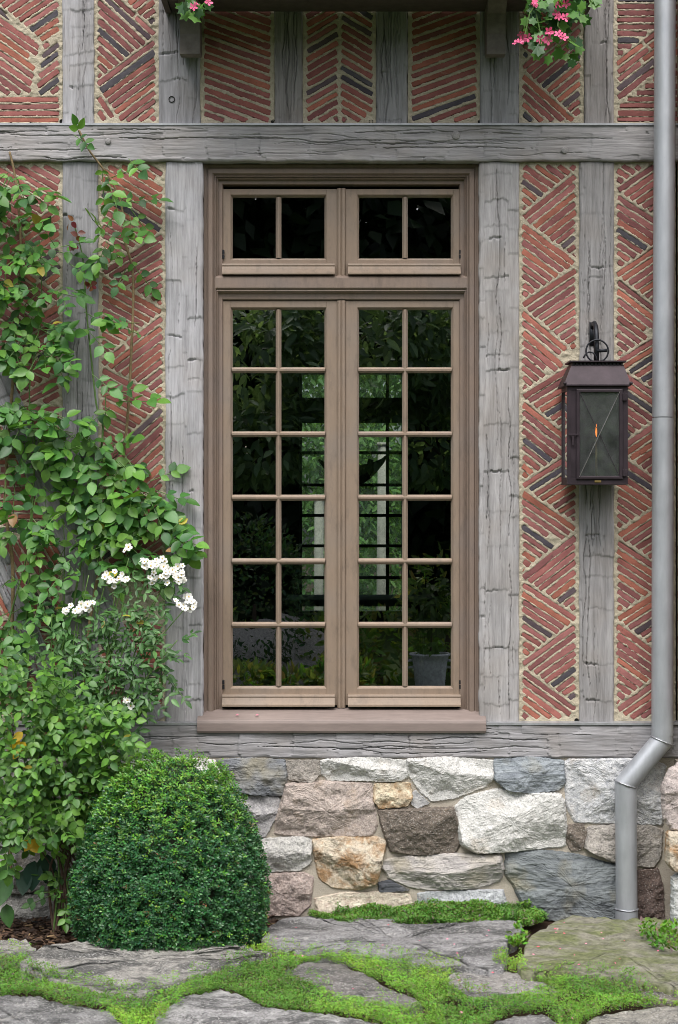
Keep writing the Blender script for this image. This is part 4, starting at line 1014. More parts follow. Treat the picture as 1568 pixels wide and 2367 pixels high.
# ------------------------------------------------------------------ window box on corbels, geraniums
wb_ = thing('window_box', 'dark wooden flower shelf carried on two corbels above the window', 'window box')
zz = Z(29); bxm = MB()
bxm.box(X(398), X(1345), -.58, -.022, zz, zz+.045); sh = bxm.build('bottom_board', M_DARKWOOD, wb_)
b = MB(); b.box(X(398), X(1345), -.615, -.582, zz-.01, zz+.30); b.build('front_board', M_DARKWOOD, wb_)
for x in (398, 1345):
    b = MB(); b.box(X(x)-(.03 if x < 700 else 0), X(x)+(.03 if x > 700 else 0)-.001, -.581, -.022, zz-.01, zz+.3); b.build('end_board', M_DARKWOOD, wb_)
for a, c in ((416, 462), (1126, 1169)):
    y0 = -.17; m_ = MB(); xa, xb_ = X(a, y0), X(c, y0); zl_ = Z(124, y0)
    pr = [(-.022, zl_+.035), (-.05, zl_+.012), (-.10, zl_), (y0, zl_), (y0, zl_+.10), (y0-.03, zz-.06), (y0-.10, zz-.0005), (-.022, zz-.0005)]
    n = len(pr); m_.add([(xa, y, z) for y, z in pr]+[(xb_, y, z) for y, z in pr], [tuple(range(n)), tuple(range(2*n-1, n-1, -1))]+[(i, n+i, n+(i+1) % n, (i+1) % n) for i in range(n)])
    m_.build('corbel', M_CORB, wb_)
def ivy_leaf():
    V = [(0, 0, 0)]; m_ = 11
    for k in range(m_): a = math.pi*(-.5+.12)+(2*math.pi-.24*math.pi)*k/(m_-1); r_ = .55 if k % 2 == 0 else .34; V.append((r_*math.cos(a), .35+r_*math.sin(a), -.05*(k % 2)))
    return np.array(V), [(0, k+1, k+2) for k in range(m_-1)]
IV = [ivy_leaf()]; IVM = [mesh_np('geranium_leaf', IV[0][0], IV[0][1], M_LEAF)]
def petal_flower(n, w, cup):
    V = []; F = []
    for k in range(n):
        a = 2*math.pi*k/n; b0 = len(V)
        for (r_, s, z) in ((.06, 0, 0), (.55, -w, cup*.5), (.95, -w*.7, cup), (1.0, 0, cup*.85), (.95, w*.7, cup), (.55, w, cup*.5)):
            V.append((r_*math.cos(a)-s*math.sin(a), r_*math.sin(a)+s*math.cos(a), z))
        F += [(b0, b0+1, b0+2, b0+3), (b0, b0+3, b0+4, b0+5)]
    return np.array(V), F
WF = petal_flower(5, .42, .18); PF = petal_flower(5, .3, .3)
wfm = [mesh_np('white_bloom', *petal_flower(5, w, c), M_PETAL) for w, c in ((.42, .18), (.46, .3), (.38, .1))]
pfm = mesh_np('pink_bloom', *PF, M_PINK)
def geranium(label, stems, leaves, flowers):
    t_ = thing('geranium', label, 'plant', (0, 0, 0), 'geraniums hanging from the window box')
    sm = MB()
    for s in stems: sm.tube([P(x, v, y) for x, v, y in s], .0035, 5)
    sm.build('stem', M_GSTEM, t_)
    LL = []
    for cx, cv, rx, rv_, n in leaves:
        for i in range(round(n*.6)):
            p = P(cx+random.gauss(0, rx), cv+random.gauss(0, rv_), -.62+random.uniform(-.06, .1))
            c = random.choice([(.05, .15, .03), (.075, .2, .035), (.035, .10, .03), (.12, .28, .05)])
            LL.append((p, (Vector((0, -.2, -.6))+rv(.8)).normalized(), Vector((0, -1, .5))+rv(.6), random.uniform(.045, .075), c))
    leaf_objects(LL, IV, t_, IVM)
    for cx, cv, n in flowers:
        for i in range(round(n*.6)):
            a = Vector((0, -1, .2))+rv(.9); d = a.orthogonal()
            x, y, z = basis(d, a); s = random.uniform(.017, .025); M = Matrix((x*s, y*s, z*s)).transposed().to_4x4()
            M.translation = P(cx+random.gauss(0, 9), cv+random.gauss(0, 7), -.67+random.uniform(-.03, .03))
            o = obj('flower', pfm, t_); o.matrix_world = M
geranium('pink trailing geranium tuft hanging over the left corbel', [[(430, -40, -.62), (440, 0, -.64), (450, 18, -.65)]], [(430, 2, 10, 10, 9), (465, 8, 10, 9, 8), (440, 30, 8, 6, 5)], [(456, 12, 7)])
geranium('large pink trailing geranium spilling down over the right corbel end', [[(1250, -40, -.62), (1240, 30, -.65), (1255, 100, -.65)], [(1300, -40, -.62), (1290, 60, -.66), (1330, 105, -.65)], [(1270, -30, -.62), (1225, 30, -.66), (1212, 90, -.66)], [(1340, -40, -.63), (1370, 5, -.65)]],
         [(1245, 40, 14, 22, 34), (1290, 30, 18, 20, 34), (1325, 25, 18, 18, 26), (1240, 95, 14, 14, 16), (1265, 75, 14, 14, 16), (1310, 125, 14, 10, 10), (1325, 95, 10, 10, 10), (1260, 10, 30, 14, 30), (1360, 0, 12, 8, 10)],
         [(1240, 8, 9), (1300, 5, 8), (1296, 42, 7), (1210, 88, 9), (1262, 92, 7), (1282, 76, 6)])

# ------------------------------------------------------------------ climbing rose on the left
CLG = [(.074, .215, .038), (.10, .26, .045), (.058, .175, .038), (.135, .31, .048), (.048, .14, .044), (.095, .24, .066)]
YOUNG = [(.13, .27, .045), (.10, .24, .04)]
def seg_pts(pts, n=6):
    out = []
    pts = [Vector(p) for p in pts]
    for i in range(len(pts)-1):
        p0, p1, p2, p3 = pts[max(i-1, 0)], pts[i], pts[i+1], pts[min(i+2, len(pts)-1)]
        for k in range(n):
            t_ = k/n; out.append(.5*((2*p1)+(p2-p0)*t_+(2*p0-5*p1+4*p2-p3)*t_**2+(3*p1-p0-3*p2+p3)*t_**3))
    return out+[pts[-1]]
def plant(name, label, cat, stems, clusters, blooms, size, pal, variants, vm, nleaf=(5, 5, 7, 3), extra=None, dep=(-.05, -.16), stem_parts=True):
    t_ = thing(name, label, cat); L = []; tw = MB()
    for pts, r_, m_ in stems:
        q = seg_pts([P(x, v, y) for x, v, y in pts]); s = MB(); s.tube(q, [r_*(1-.5*i/len(q)) for i in range(len(q))], 7); s.build('stem', m_, t_, True)
    for cx, cv, rx, rv_, n in clusters:
        for i in range(n):
            a = random.uniform(0, 2*math.pi); r_ = math.sqrt(random.random()); x = cx+rx*r_*math.cos(a); v = cv+rv_*r_*math.sin(a)
            y = random.uniform(*dep)-(.05 if rx > 50 else 0)*random.random()
            out = Vector((math.cos(a)*.7, -.35, -math.sin(a)*.4-.45))+rv(.55)
            nrm = Vector((0, -.95, .75))+rv(.45)
            lv, (p, tip) = compound(P(x, v, y), out.normalized(), nrm, size*random.uniform(.78, 1.2), random.choice(nleaf), pal if random.random() > .12 else YOUNG)
            L += lv; tw.tube([p, (p+tip)/2, tip], .0022, 4)
    if extra: L += extra
    tw.build('twig', M_GSTEM, t_)['kind'] = 'stuff'
    L.sort(key=lambda l: l[0].y)       # the ones standing furthest out show largest
    front = L[:int(len(L)*.55)]; random.shuffle(front); keep = front[:296]; ids = set(id(k) for k in keep)
    leaf_objects(keep, variants, t_, vm)
    rest = [l for l in L if id(l) not in ids]
    if rest: fo = join_leaves('foliage', rest, variants, M_LEAFA, t_); fo['kind'] = 'stuff'
    for cx, cv, rx, rv_, n in blooms:
        for i in range(max(2, round(n*.8))):
            a = Vector((0, -1, .45))+rv(.55); x, y, z = basis(a.orthogonal(), a); s = random.uniform(.014, .021)
            M = Matrix((x*s, y*s, z*s)).transposed().to_4x4(); M.translation = P(cx+random.uniform(-rx, rx), cv+random.uniform(-rv_, rv_), -.30+random.uniform(-.05, .04))
            o = obj('flower', random.choice(wfm), t_); o.matrix_world = M
            c = MB(); c.ball((0, 0, .12), .2, 7, 4); k = c.build('stamen', M_STAMEN, o, True)
    return t_
st = [([(25, 2050, -.12), (20, 1700, -.07), (30, 1330, -.06), (12, 1150, -.06), (32, 850, -.05), (48, 600, -.05), (38, 430, -.05), (22, 350, -.05)], .011, M_STEM),
      ([(180, 2100, -.2), (200, 1500, -.08), (270, 1150, -.06), (292, 1000, -.055), (303, 830, -.05), (308, 640, -.05), (290, 560, -.05), (282, 480, -.05), (262, 425, -.06), (235, 385, -.07), (205, 345, -.07), (183, 300, -.06)], .009, M_STEM),
      ([(150, 1500, -.1), (235, 1030, -.07), (222, 930, -.06), (200, 720, -.06), (192, 600, -.06), (172, 520, -.06)], .006, M_GSTEM),
      ([(60, 1450, -.1), (80, 1050, -.07), (68, 900, -.07), (95, 720, -.06), (92, 560, -.06)], .005, M_GSTEM),
      ([(10, 1470, -.1), (65, 1270, -.07), (72, 1160, -.06), (80, 1080, -.06)], .005, M_GSTEM),
      ([(145, 1480, -.1), (150, 1300, -.06), (146, 1200, -.06)], .004, M_GSTEM)]
cl = [(22, 395, 26, 40, 11), (45, 440, 34, 24, 8), (25, 480, 26, 26, 7), (45, 525, 26, 26, 7), (170, 308, 10, 8, 2), (195, 335, 18, 12, 4), (240, 388, 14, 12, 4), (290, 373, 24, 9, 4), (242, 418, 22, 20, 6),
      (282, 478, 30, 24, 8), (315, 470, 14, 10, 2), (272, 565, 44, 28, 12), (296, 612, 18, 22, 5), (250, 540, 30, 20, 6), (305, 490, 20, 20, 4), (322, 748, 14, 14, 3), (325, 772, 16, 10, 3),
      (60, 565, 56, 30, 13), (118, 575, 40, 24, 7), (25, 610, 26, 30, 7), (20, 660, 22, 30, 6), (155, 610, 26, 20, 6), (110, 672, 56, 26, 12), (165, 668, 28, 20, 6), (60, 710, 52, 34, 11), (80, 760, 52, 34, 12), (20, 760, 24, 32, 7),
      (45, 810, 44, 30, 9), (100, 810, 34, 26, 6), (125, 830, 24, 18, 4), (185, 722, 16, 12, 3), (200, 760, 14, 12, 2), (190, 842, 16, 10, 3), (168, 780, 14, 10, 2), (205, 860, 20, 12, 2),
      (25, 930, 34, 34, 9), (80, 945, 44, 26, 9), (100, 975, 40, 26, 8), (30, 1000, 40, 26, 7), (120, 1010, 44, 26, 8), (240, 915, 30, 18, 6), (262, 935, 22, 22, 5), (220, 955, 24, 16, 3), (180, 1000, 30, 20, 6),
      (50, 1060, 34, 26, 6), (85, 1055, 36, 22, 6), (200, 1045, 56, 30, 13), (270, 1060, 50, 30, 12), (235, 1105, 60, 36, 15), (300, 1120, 56, 40, 16), (340, 1130, 30, 44, 11), (285, 1180, 60, 34, 14), (345, 1190, 28, 30, 7), (230, 1170, 44, 30, 8), (265, 1215, 34, 18, 5),
      (30, 1110, 30, 26, 5), (90, 1120, 26, 18, 4), (30, 1230, 34, 24, 6), (70, 1250, 30, 20, 5), (80, 1200, 26, 16, 4), (140, 1195, 30, 16, 5), (150, 1262, 26, 22, 5), (210, 1270, 36, 22, 7), (270, 1255, 34, 24, 6), (330, 1245, 30, 22, 6),
      (370, 1240, 30, 24, 7), (392, 1262, 24, 24, 6), (405, 1235, 14, 18, 3), (380, 1290, 26, 16, 4), (15, 1340, 20, 24, 4), (150, 1320, 24, 24, 5), (190, 1320, 22, 18, 4), (320, 1290, 40, 24, 7),
      (25, 1430, 36, 28, 8), (95, 1390, 26, 20, 5), (120, 1420, 26, 20, 6), (40, 1455, 30, 20, 5), (95, 1470, 30, 24, 6), (10, 1480, 20, 20, 4)]
red = []
for x, v in ((165, 515), (182, 540), (168, 570), (205, 655), (212, 662), (390, 1205), (368, 1222), (345, 1235)):
    for k in range(3): red.append((P(x+random.uniform(-6, 6), v+random.uniform(-6, 6), -.1), (rv()+Vector((0, 0, -.3))).normalized(), Vector((0, -1, .4))+rv(.5), .04, random.choice([(.20, .03, .045), (.16, .05, .04), (.30, .13, .06)])))
cl = [(a+random.uniform(-5, 5), b+random.uniform(-5, 5), c*.66, d*.62, max(1, round(n*(.36 if b < 1000 and a > 130 else .6 if b < 1000 else .74)))) for a, b, c, d, n in cl]
plant('climbing_rose', 'climbing rose with large green leaflets trained up the left brick panels', 'climbing plant', st, cl, [], .071, CLG, LV, LM, extra=red)

# white-flowered rose: thin arching green shoots with small narrow leaves
shoots = []; wl = []; TG = [(.08, .19, .055), (.105, .23, .07), (.065, .155, .055), (.12, .25, .09)]
ends = [(245, 1340, 195, 1650), (300, 1330, 240, 1640), (345, 1320, 245, 1660), (385, 1335, 270, 1650), (425, 1410, 280, 1650), (180, 1410, 180, 1640), (205, 1330, 175, 1600), (298, 1290, 230, 1650), (410, 1480, 300, 1640), (330, 1400, 260, 1660), (150, 1470, 150, 1640), (395, 1560, 290, 1670), (370, 1370, 235, 1660), (220, 1400, 205, 1660), (280, 1420, 215, 1660), (265, 1380, 250, 1660), (345, 1470, 265, 1660), (120, 1420, 140, 1640)]
for ex, ev, bx, bv in ends:
    mid = ((ex*.45+bx*.55)-random.uniform(0, 18), (ev+bv)/2, -.26); pts = [(bx, bv+40, -.2), (bx, bv, -.22), mid, (ex, ev, -.27)]
    shoots.append((pts, .0048, M_GSTEM))
    q = seg_pts([P(*p) for p in pts], 10)
    for k in range(6, len(q)-1, 1):
        for sgn in range(random.choice([0, 1, 1])):
            d = Vector((random.choice([-1, 1])*random.uniform(.4, 1), random.uniform(-.5, .1), random.uniform(-.5, .5)))
            lv, _ = compound(q[k]+rv(.015), d.normalized(), Vector((0, -.8, .8))+rv(.5), .050*random.uniform(.75, 1.2), random.choice((3, 5, 5)), TG); wl += lv
blooms = [(270, 1345, 24, 12, 8), (390, 1318, 34, 20, 14), (415, 1335, 14, 12, 6), (440, 1398, 14, 12, 6), (190, 1412, 18, 8, 5), (350, 1345, 12, 8, 4), (262, 1332, 22, 12, 10), (292, 1345, 12, 8, 5), (345, 1308, 18, 14, 10), (375, 1302, 26, 14, 16), (405, 1322, 20, 18, 12), (352, 1332, 10, 8, 4), (395, 1340, 18, 8, 5), (428, 1392, 22, 14, 14), (432, 1412, 12, 6, 3), (175, 1402, 26, 12, 9), (205, 1395, 14, 8, 5), (160, 1415, 10, 8, 3), (297, 1268, 8, 5, 3), (298, 1628, 7, 9, 4)]
plant('white_rose_bush', 'rose bush with thin arching shoots and clusters of white flowers', 'bush', shoots, [(220, 1580, 90, 50, 16), (270, 1610, 60, 40, 9), (180, 1540, 60, 50, 9), (380, 1560, 26, 30, 4), (340, 1500, 40, 50, 5), (300, 1440, 40, 30, 4), (240, 1450, 40, 30, 4)], blooms, .052, TG, LV_NARROW, LMN, extra=wl, dep=(-.12, -.26))
# leafy bush at lower left
BG = [(.09, .23, .035), (.12, .28, .042), (.07, .185, .035), (.15, .33, .045), (.055, .15, .035)]
lb = [(60, 1560, 70, 50, 26), (150, 1640, 90, 50, 40), (60, 1660, 70, 60, 36), (220, 1700, 60, 50, 32), (120, 1740, 90, 50, 44), (40, 1780, 50, 60, 32), (190, 1790, 70, 50, 36), (255, 1740, 30, 40, 16), (250, 1680, 34, 30, 12), (110, 1840, 80, 40, 36), (40, 1880, 45, 40, 24), (180, 1860, 50, 40, 22), (110, 1910, 60, 24, 16), (170, 1920, 30, 30, 9), (20, 1950, 24, 24, 6), (230, 1820, 30, 24, 9), (215, 1640, 50, 40, 16), (100, 1580, 60, 40, 18), (140, 2070, 26, 24, 5), (165, 2030, 20, 20, 3)]
bst = []
for i in range(16):
    bx = 150+random.uniform(-30, 40); tx = random.uniform(20, 260); tv = random.uniform(1650, 1880)
    bst.append(([(bx, 2150+random.uniform(-10, 20), -.35), (bx+random.uniform(-20, 30), 2020, -.33), ((bx+tx)/2, 1920, -.34), (tx, tv, -.36)], random.uniform(.004, .008), random.choice([M_DEAD, M_DEAD, M_GSTEM])))
yel = [(P(x, v, -.5), Vector((random.uniform(-1, 1), -.2, -1)).normalized(), Vector((0, -1, .5)), .07, (.62, .42, .02)) for x, v in ((52, 1692), (45, 1705), (58, 1715), (52, 1730), (75, 1940), (68, 1948), (82, 1936), (60, 1936))]
big = [(P(x, v, -.3), Vector((random.uniform(-.3, .3), -.3, -1)).normalized(), Vector((0, -1, .4)), s, c) for x, v, s, c in ((15, 2020, .16, (.045, .14, .03)), (80, 1990, .15, (.02, .07, .045)), (110, 1975, .14, (.02, .065, .04)), (15, 2090, .12, (.05, .14, .03)), (60, 2010, .13, (.02, .07, .04)), (130, 2010, .11, (.025, .08, .04)), (10, 1995, .12, (.05, .13, .03)))]
plant('leafy_shrub', 'dense bright green leafy shrub filling the lower left corner', 'shrub', bst, [(a, b, c, d, round(n*1.35)) for a, b, c, d, n in lb], [], .047, BG, LV, LM, extra=yel+big, dep=(-.24, -.58))

# ------------------------------------------------------------------ clipped boxwood
bxw = thing('boxwood', 'rounded clipped boxwood bush with glossy dark leaves in front of the foundation', 'bush', (X(395, -.5), -.5, 0))
prof = [(1742, 40), (1752, 82), (1770, 108), (1800, 134), (1850, 166), (1900, 187), (1950, 202), (2000, 214), (2050, 220), (2100, 221), (2140, 214), (2172, 196)]
kz = (CAMD-.5)/CAMD
pz = np.array([Z(v, -.5) for v, _ in prof])[::-1]; pr_ = np.array([r_/PX*kz for _, r_ in prof])[::-1]
def brad(z): return np.interp(z, pz, pr_)
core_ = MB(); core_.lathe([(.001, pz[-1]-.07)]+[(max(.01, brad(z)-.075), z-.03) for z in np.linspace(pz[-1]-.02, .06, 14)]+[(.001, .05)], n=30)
core_.build('core', m_simple('boxwood_inner_shade', (.04, .045, .025), .95, 0, .5, 40, .8), bxw, True)  # solid dark twig-brown filler standing in for the shade inside the bush
bl_v = [leaf_mesh(.5, .10, .05)]
bv2 = (np.array([(0, 0, 0), (-.27, .45, .07), (0, .5, 0), (.27, .45, .07), (0, 1, -.03)]), [(0, 2, 1), (0, 3, 2), (1, 2, 4), (2, 3, 4)])
BL = []
holes = [(random.uniform(0, 2*math.pi), random.uniform(.1, .75), random.uniform(.02, .045)) for _ in range(90)]
hole_p = np.array([(brad(z)*math.cos(a), brad(z)*math.sin(a), z) for a, z, _ in holes]); hole_r = np.array([h[2] for h in holes])
nsp = 0
while nsp < 10800:
    z = random.uniform(pz[0], pz[-1]); a = random.uniform(math.pi*.93, math.pi*2.07)
    # more weight to the wide part and to the flat top
    if random.random() > brad(z)/pr_.max()*.85+.15: continue
    rr = float(brad(z)); 
    if z > pz[-1]-.05: rr *= math.sqrt(random.random())
    lump = .026*(float(fbm(np.array(a*5), np.array(z*9), 3, 3))-.45)*2
    dep_ = random.uniform(-.052, .010)+lump*1.3
    dz = float(brad(min(z+.03, pz[-1]))-brad(max(z-.03, pz[0])))/.06
    nrm = Vector((math.cos(a), math.sin(a), max(-.5, min(2.5, -dz)))).normalized()
    if z > pz[-1]-.05: nrm = Vector((math.cos(a)*.4, math.sin(a)*.4, 1)).normalized()
    p = Vector((math.cos(a)*rr, math.sin(a)*rr, z))+nrm*dep_
    if np.min(np.linalg.norm(hole_p-np.array(p), axis=1)-hole_r) < 0 and random.random() < .9: continue
    nsp += 1
    ax = (nrm+Vector((0, 0, .45))+rv(.6)).normalized()
    hgt = (z-pz[0])/(pz[-1]-pz[0])
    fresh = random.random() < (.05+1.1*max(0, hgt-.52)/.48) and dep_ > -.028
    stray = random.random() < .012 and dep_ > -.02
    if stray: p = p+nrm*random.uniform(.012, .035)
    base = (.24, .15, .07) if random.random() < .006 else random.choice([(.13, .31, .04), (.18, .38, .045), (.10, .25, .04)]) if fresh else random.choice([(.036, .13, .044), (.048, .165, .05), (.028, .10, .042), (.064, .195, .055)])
    u_ = ax.orthogonal().normalized(); w_ = ax.cross(u_)
    for k in range(6):
        q = 2*math.pi*k/6+random.uniform(-.5, .5); side_ = u_*math.cos(q)+w_*math.sin(q); t_ = .35+.5*(k % 3)/2
        d = (side_+ax*random.uniform(.3, 1.1)).normalized(); s = random.uniform(.0125, .020)
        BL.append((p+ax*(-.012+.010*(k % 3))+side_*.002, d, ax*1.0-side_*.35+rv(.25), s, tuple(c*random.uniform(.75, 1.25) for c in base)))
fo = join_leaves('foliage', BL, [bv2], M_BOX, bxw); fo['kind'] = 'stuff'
tk = MB()
for k in range(7): tk.tube([(random.uniform(-.08, .08), random.uniform(-.08, .08), -.02), (random.uniform(-.2, .2), random.uniform(-.3, .1), .16)], .012, 6)
tk.build('trunk', M_STEM, bxw)

# ------------------------------------------------------------------ flagstones
slabs = [
 ([(603, 2170), (635, 2128), (700, 2118), (800, 2124), (1000, 2134), (1150, 2119), (1203, 2130), (1212, 2150), (1176, 2178), (1168, 2236), (1120, 2246), (1000, 2236), (900, 2216), (780, 2200), (660, 2196), (620, 2188)], .075, (.30, .295, .30), M_SLATE),
 ([(1218, 2170), (1290, 2122), (1330, 2112), (1425, 2126), (1545, 2122), (1590, 2160), (1640, 2210), (1640, 2300), (1480, 2270), (1390, 2252), (1300, 2246), (1205, 2252), (1194, 2226), (1212, 2196)], .080, (.22, .20, .13), M_MOSS),
 ([(38, 2228), (90, 2192), (160, 2178), (280, 2171), (400, 2172), (520, 2178), (638, 2202), (560, 2220), (480, 2242), (420, 2268), (330, 2296), (230, 2286), (140, 2264), (80, 2246)], .080, (.38, .36, .33), M_SLATE),
 ([(-60, 2172), (55, 2172), (86, 2190), (82, 2206), (40, 2214), (-60, 2214)], .06, (.40, .38, .34), M_SLATE),
 ([(-80, 2306), (90, 2302), (150, 2324), (250, 2338), (310, 2390), (300, 2460), (-80, 2460)], .05, (.27, .265, .265), M_SLATE),
 ([(358, 2346), (430, 2304), (500, 2290), (560, 2302), (610, 2332), (760, 2344), (930, 2378), (940, 2460), (350, 2460)], .05, (.42, .41, .41), M_SLATE),
 ([(648, 2244), (720, 2224), (790, 2230), (850, 2258), (930, 2300), (986, 2322), (940, 2334), (880, 2328), (760, 2294), (680, 2268)], .045, (.20, .185, .175), M_SLATE),
 ([(1035, 2256), (1100, 2240), (1180, 2246), (1268, 2276), (1292, 2292), (1210, 2302), (1130, 2312), (1080, 2302), (1040, 2280)], .05, (.33, .31, .29), M_SLATE),
 ([(1330, 2374), (1400, 2342), (1500, 2326), (1660, 2320), (1660, 2460), (1310, 2460)], .05, (.34, .32, .28), M_SLATE),
 ([(1110, 2380), (1190, 2346), (1260, 2344), (1300, 2366), (1290, 2440), (1120, 2440)], .045, (.25, .24, .24), M_SLATE),
 ([(1475, 2292), (1560, 2284), (1660, 2290), (1660, 2312), (1560, 2318), (1490, 2312)], .045, (.28, .25, .2), M_SLATE)]
SRINGS = [1, .995, .985, .965, .93, .88, .82, .75, .67, .58, .48, .38, .28, .17, .08]
slab_xy = []
for i, (poly, h, col, mat) in enumerate(slabs):
    h *= .85
    pts = [G(p[0], p[1], h) for p in smooth_poly(poly, 8, 2.6, .12)]
    A = np.array([(p.x, p.y) for p in pts]); c = A.mean(0); n = len(A); V = []
    slab_xy.append(A)
    for t_ in SRINGS:
        q = c+(A-c)*t_; inner = min(1, (1-t_)/.015)**.5
        z = h*.88+h*.12*inner+.010*(np.abs(fbm(q[:, 0]*22+i, q[:, 1]*34, 91+i, 4)-.47))*2*inner+.014*(fbm(q[:, 0]*9+i*7, q[:, 1]*14, 60+i, 5)-.48)*2*inner+.010*np.minimum(0, fbm(q[:, 0]*4+i*3, q[:, 1]*7, 80+i, 3)-.42)*6*inner
        if t_ >= 1: z = z*0-.02
        V.append(np.column_stack([q-c, z]))
    m = len(SRINGS); V = np.concatenate(V+[[[0, 0, V[-1][:, 2].mean()]]])
    F = []
    for a in range(m-1):
        for k in range(n): F.append((a*n+k, a*n+(k+1) % n, (a+1)*n+(k+1) % n, (a+1)*n+k))
    for k in range(n): F.append(((m-1)*n+k, (m-1)*n+(k+1) % n, m*n))
    me = mesh_np('flagstone', V, F, mat, True)
    o = obj('flagstone', me, ground, tuple(c*.74 for c in col)); o.location = (c[0], c[1], 0)
    # make sure it faces up
    if sum(p.normal.z*p.area for p in me.polygons) < 0: me.flip_normals()

# ------------------------------------------------------------------ creeping thyme, mulch, petals
def inside(A, p):
    x, y = p; r_ = False; n = len(A); j = n-1
    for i in range(n):
        if (A[i][1] > y) != (A[j][1] > y) and x < (A[j][0]-A[i][0])*(y-A[i][1])/(A[j][1]-A[i][1])+A[i][0]: r_ = not r_
        j = i
    return r_
def inside_np(A, px_, py_):
    r_ = np.zeros(px_.shape, bool); n = len(A); j = n-1
    for i in range(n):
        c_ = ((A[i][1] > py_) != (A[j][1] > py_)) & (px_ < (A[j][0]-A[i][0])*(py_-A[i][1])/(A[j][1]-A[i][1]+1e-12)+A[i][0]); r_ ^= c_; j = i
    return r_
def polyG(pts): return np.array([(G(x, v).x, G(x, v).y) for x, v in pts])
front = polyG([(-250, 2212), (20, 2206), (60, 2240), (240, 2290), (340, 2300), (440, 2270), (560, 2222), (640, 2198), (800, 2196), (1000, 2230), (1150, 2246), (1300, 2246), (1400, 2252), (1500, 2270), (1800, 2290), (1900, 2480), (-350, 2480)])
strip = polyG([(715, 2140), (780, 2131), (1000, 2131), (1215, 2131), (1262, 2140), (1235, 2166), (1195, 2160), (1000, 2164), (820, 2160), (740, 2152)])
gap = polyG([(1180, 2186), (1215, 2170), (1222, 2196), (1200, 2216), (1172, 2212)])
tuft_right = polyG([(1470, 2196), (1540, 2186), (1640, 2200), (1640, 2260), (1530, 2240), (1480, 2206)])
def tufts(region, spacing, h0, pal, slabs_out, over, seed, lean=.7, per=5, sz=(.008, .015), zb=0.0):
    r = np.random.default_rng(seed); lo, hi = region.min(0), region.max(0)
    n = int((hi[0]-lo[0])*(hi[1]-lo[1])/spacing**2); px_ = r.uniform(lo[0], hi[0], n); py_ = r.uniform(lo[1], hi[1], n)
    wob = .03; ok = inside_np(region, px_+wob*(vn(px_*18, py_*18, seed)-.5)*2, py_+wob*(vn(px_*18+40, py_*18, seed)-.5)*2)
    for A in slabs_out:
        c = A.mean(0); k = over; qx = c[0]+(px_-c[0])*k+.06*(fbm(px_*9, py_*9, seed+2, 4)-.47)*2; qy = c[1]+(py_-c[1])*k+.05*(fbm(px_*9+30, py_*9, seed+2, 4)-.47)*2
        ok &= ~inside_np(A, qx, qy)
    if zb == 0 and per == 5 and sz[0] < .01: ok &= fbm(px_*11+9, py_*15, seed+21, 3)+.25*vn(px_*60, py_*60, seed+22) > .40
    px_, py_ = px_[ok], py_[ok]; L = []
    on = np.zeros(len(px_), bool)
    for A in slabs_out: on |= inside_np(A, px_, py_)
    hgt = zb+.045*on+h0*(.45+1.0*fbm(px_*7, py_*7, seed+5, 3))*(1 if zb == 0 else .25+1.0*vn(px_*4.5+3, py_*6, seed+40)); shade = vn(px_*3.5, py_*3.5, seed+9); s2 = vn(px_*13, py_*13, seed+4)
    for i in range(len(px_)):
        base = pal[0] if shade[i] < .36 else pal[1] if shade[i] < .66 else pal[2]
        base = tuple(c*(.75+.5*s2[i]) for c in base)
        if r.random() < .09: base = [(.19, .13, .12), (.22, .17, .09), (.26, .2, .2)][r.integers(3)]
        for k in range(per):
            a = r.uniform(0, 2*math.pi); d = Vector((math.cos(a)*lean, math.sin(a)*lean, r.uniform(.1, 1)))
            L.append((Vector((px_[i]+r.normal(0, .005), py_[i]+r.normal(0, .005), hgt[i]*r.uniform(.6, 1.08))), d.normalized(), Vector((0, 0, 1))+Vector(tuple(r.uniform(-.6, .6, 3))), r.uniform(*sz), tuple(c*r.uniform(.8, 1.25) for c in base)))
    return L
tiny = [(np.array([(0, 0, 0), (-.32, .5, .05), (0, 1, 0), (.32, .5, .05)]), [(0, 3, 2, 1)])]
TH = [(.145, .31, .055), (.205, .41, .062), (.275, .48, .07)]
L = tufts(front, .0085, .064, TH, slab_xy, 1.06, 3, sz=(.005, .0105), lean=.9)
setting(join_leaves('creeping_thyme', L, tiny, M_THYME, None), 'stuff')
L = tufts(strip, .0075, .115, [(.10, .23, .045), (.14, .29, .05), (.12, .26, .05)], [], 1.04, 13, per=8, zb=.02)
setting(join_leaves('creeping_thyme', L, tiny, M_THYME, None), 'stuff')
L = tufts(gap, .02, .085, [(.15, .32, .04), (.18, .36, .045), (.13, .28, .04)], [], 1, 17, per=6, sz=(.02, .032))+tufts(tuft_right, .03, .12, [(.10, .24, .035), (.14, .3, .04), (.12, .26, .04)], [], 1, 19, per=5, sz=(.02, .034))+tufts(polyG([(1190, 2118), (1235, 2100), (1265, 2112), (1225, 2142), (1205, 2138)]), .02, .10, [(.14, .3, .04)]*3, [], 1, 23, per=5, sz=(.02, .03))
setting(join_leaves('weeds', L, [bv2], M_THYME, None), 'stuff')
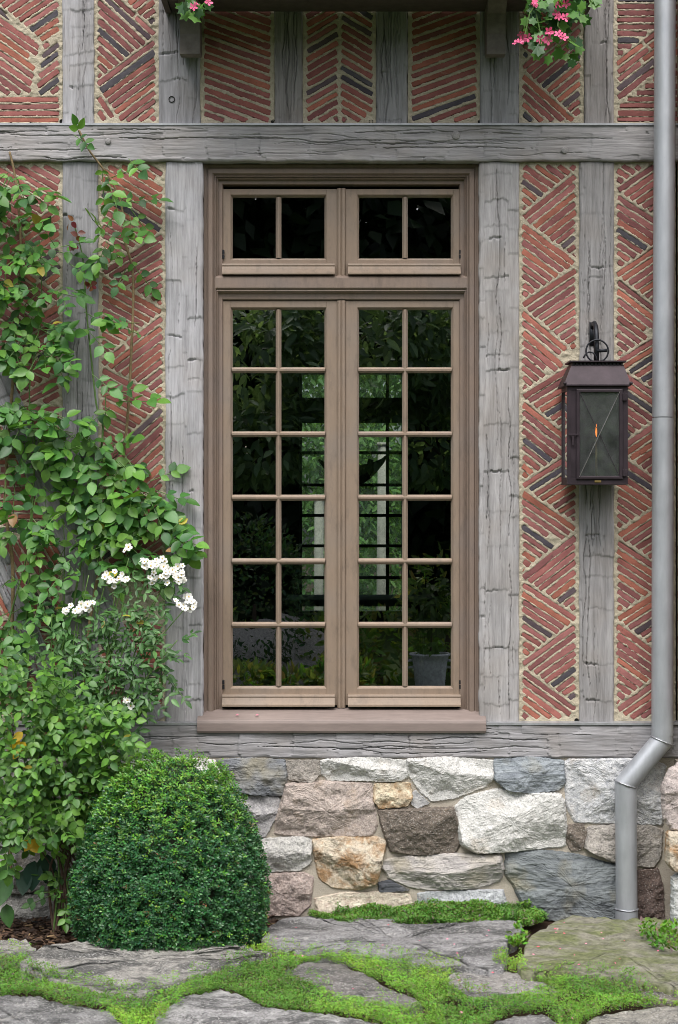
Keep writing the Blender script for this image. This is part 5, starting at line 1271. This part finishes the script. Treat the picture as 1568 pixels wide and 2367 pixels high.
# soil ridge of moss cushion under the thyme so no bare ground shows between sprigs
# mulch chips in the bed
mul = polyG([(-200, 2100), (640, 2100), (650, 2190), (520, 2180), (280, 2176), (100, 2200), (-200, 2190)])
r = np.random.default_rng(77); lo, hi = mul.min(0), mul.max(0); L = []
for i in range(5200):
    x, y = r.uniform(lo[0], hi[0]), r.uniform(lo[1], hi[1])
    if not inside(mul, (x, y)): continue
    a = r.uniform(0, 2*math.pi); c = [(.05, .028, .018), (.09, .05, .03), (.03, .018, .013), (.15, .09, .05), (.24, .16, .08)][r.choice(5, p=[.34, .3, .22, .1, .04])]
    L.append((Vector((x, y, r.uniform(.004, .03))), Vector((math.cos(a), math.sin(a), r.uniform(-.2, .3))), Vector((0, 0, 1))+Vector(tuple(r.uniform(-.6, .6, 3))), r.uniform(.015, .045), c))
chip = [(np.array([(-.2, 0, 0), (.2, 0, 0), (.16, 1, .03), (-.12, .95, .03)]), [(0, 1, 2, 3)])]
t = NT('mulch'); t.p(Base_Color=t.n('Attribute', {'attribute_name': 'Col'}).outputs['Color'], Roughness=.9); setting(join_leaves('mulch', L, chip, t.m, None), 'stuff')
# fallen petals
L = []
for (x0, x1, v0, v1, n, z) in ((620, 1150, 2135, 2215, 15, .086), (1230, 1540, 2130, 2250, 19, .094), (700, 1200, 2200, 2330, 5, .07), (800, 1400, 2330, 2366, 4, .07)):
    for i in range(n):
        p = G(random.uniform(x0, x1), random.uniform(v0, v1), z); a = random.uniform(0, 2*math.pi)
        L.append((p, Vector((math.cos(a), math.sin(a), .1)), Vector((0, -.3, 1))+rv(.3), random.uniform(.010, .019), random.choice([(.75, .15, .28), (.8, .3, .4), (.7, .1, .15)])))
for x in (590, 544): L.append((Vector((X(x, -.02), -.025, Z(1655, -.02)+.004)), Vector((1, .2, 0)), Vector((0, -.3, 1)), .022, (.78, .2, .32)))
pt = NT('pink_fallen_petal'); pt.p(Base_Color=pt.n('Attribute', {'attribute_name': 'Col'}).outputs['Color'], Roughness=.6)
setting(join_leaves('fallen_petals', L, [(np.array([(0, 0, 0), (-.3, .5, .1), (0, 1, .05), (.3, .5, .12)]), [(0, 3, 2, 1)])], pt.m, None), 'stuff')
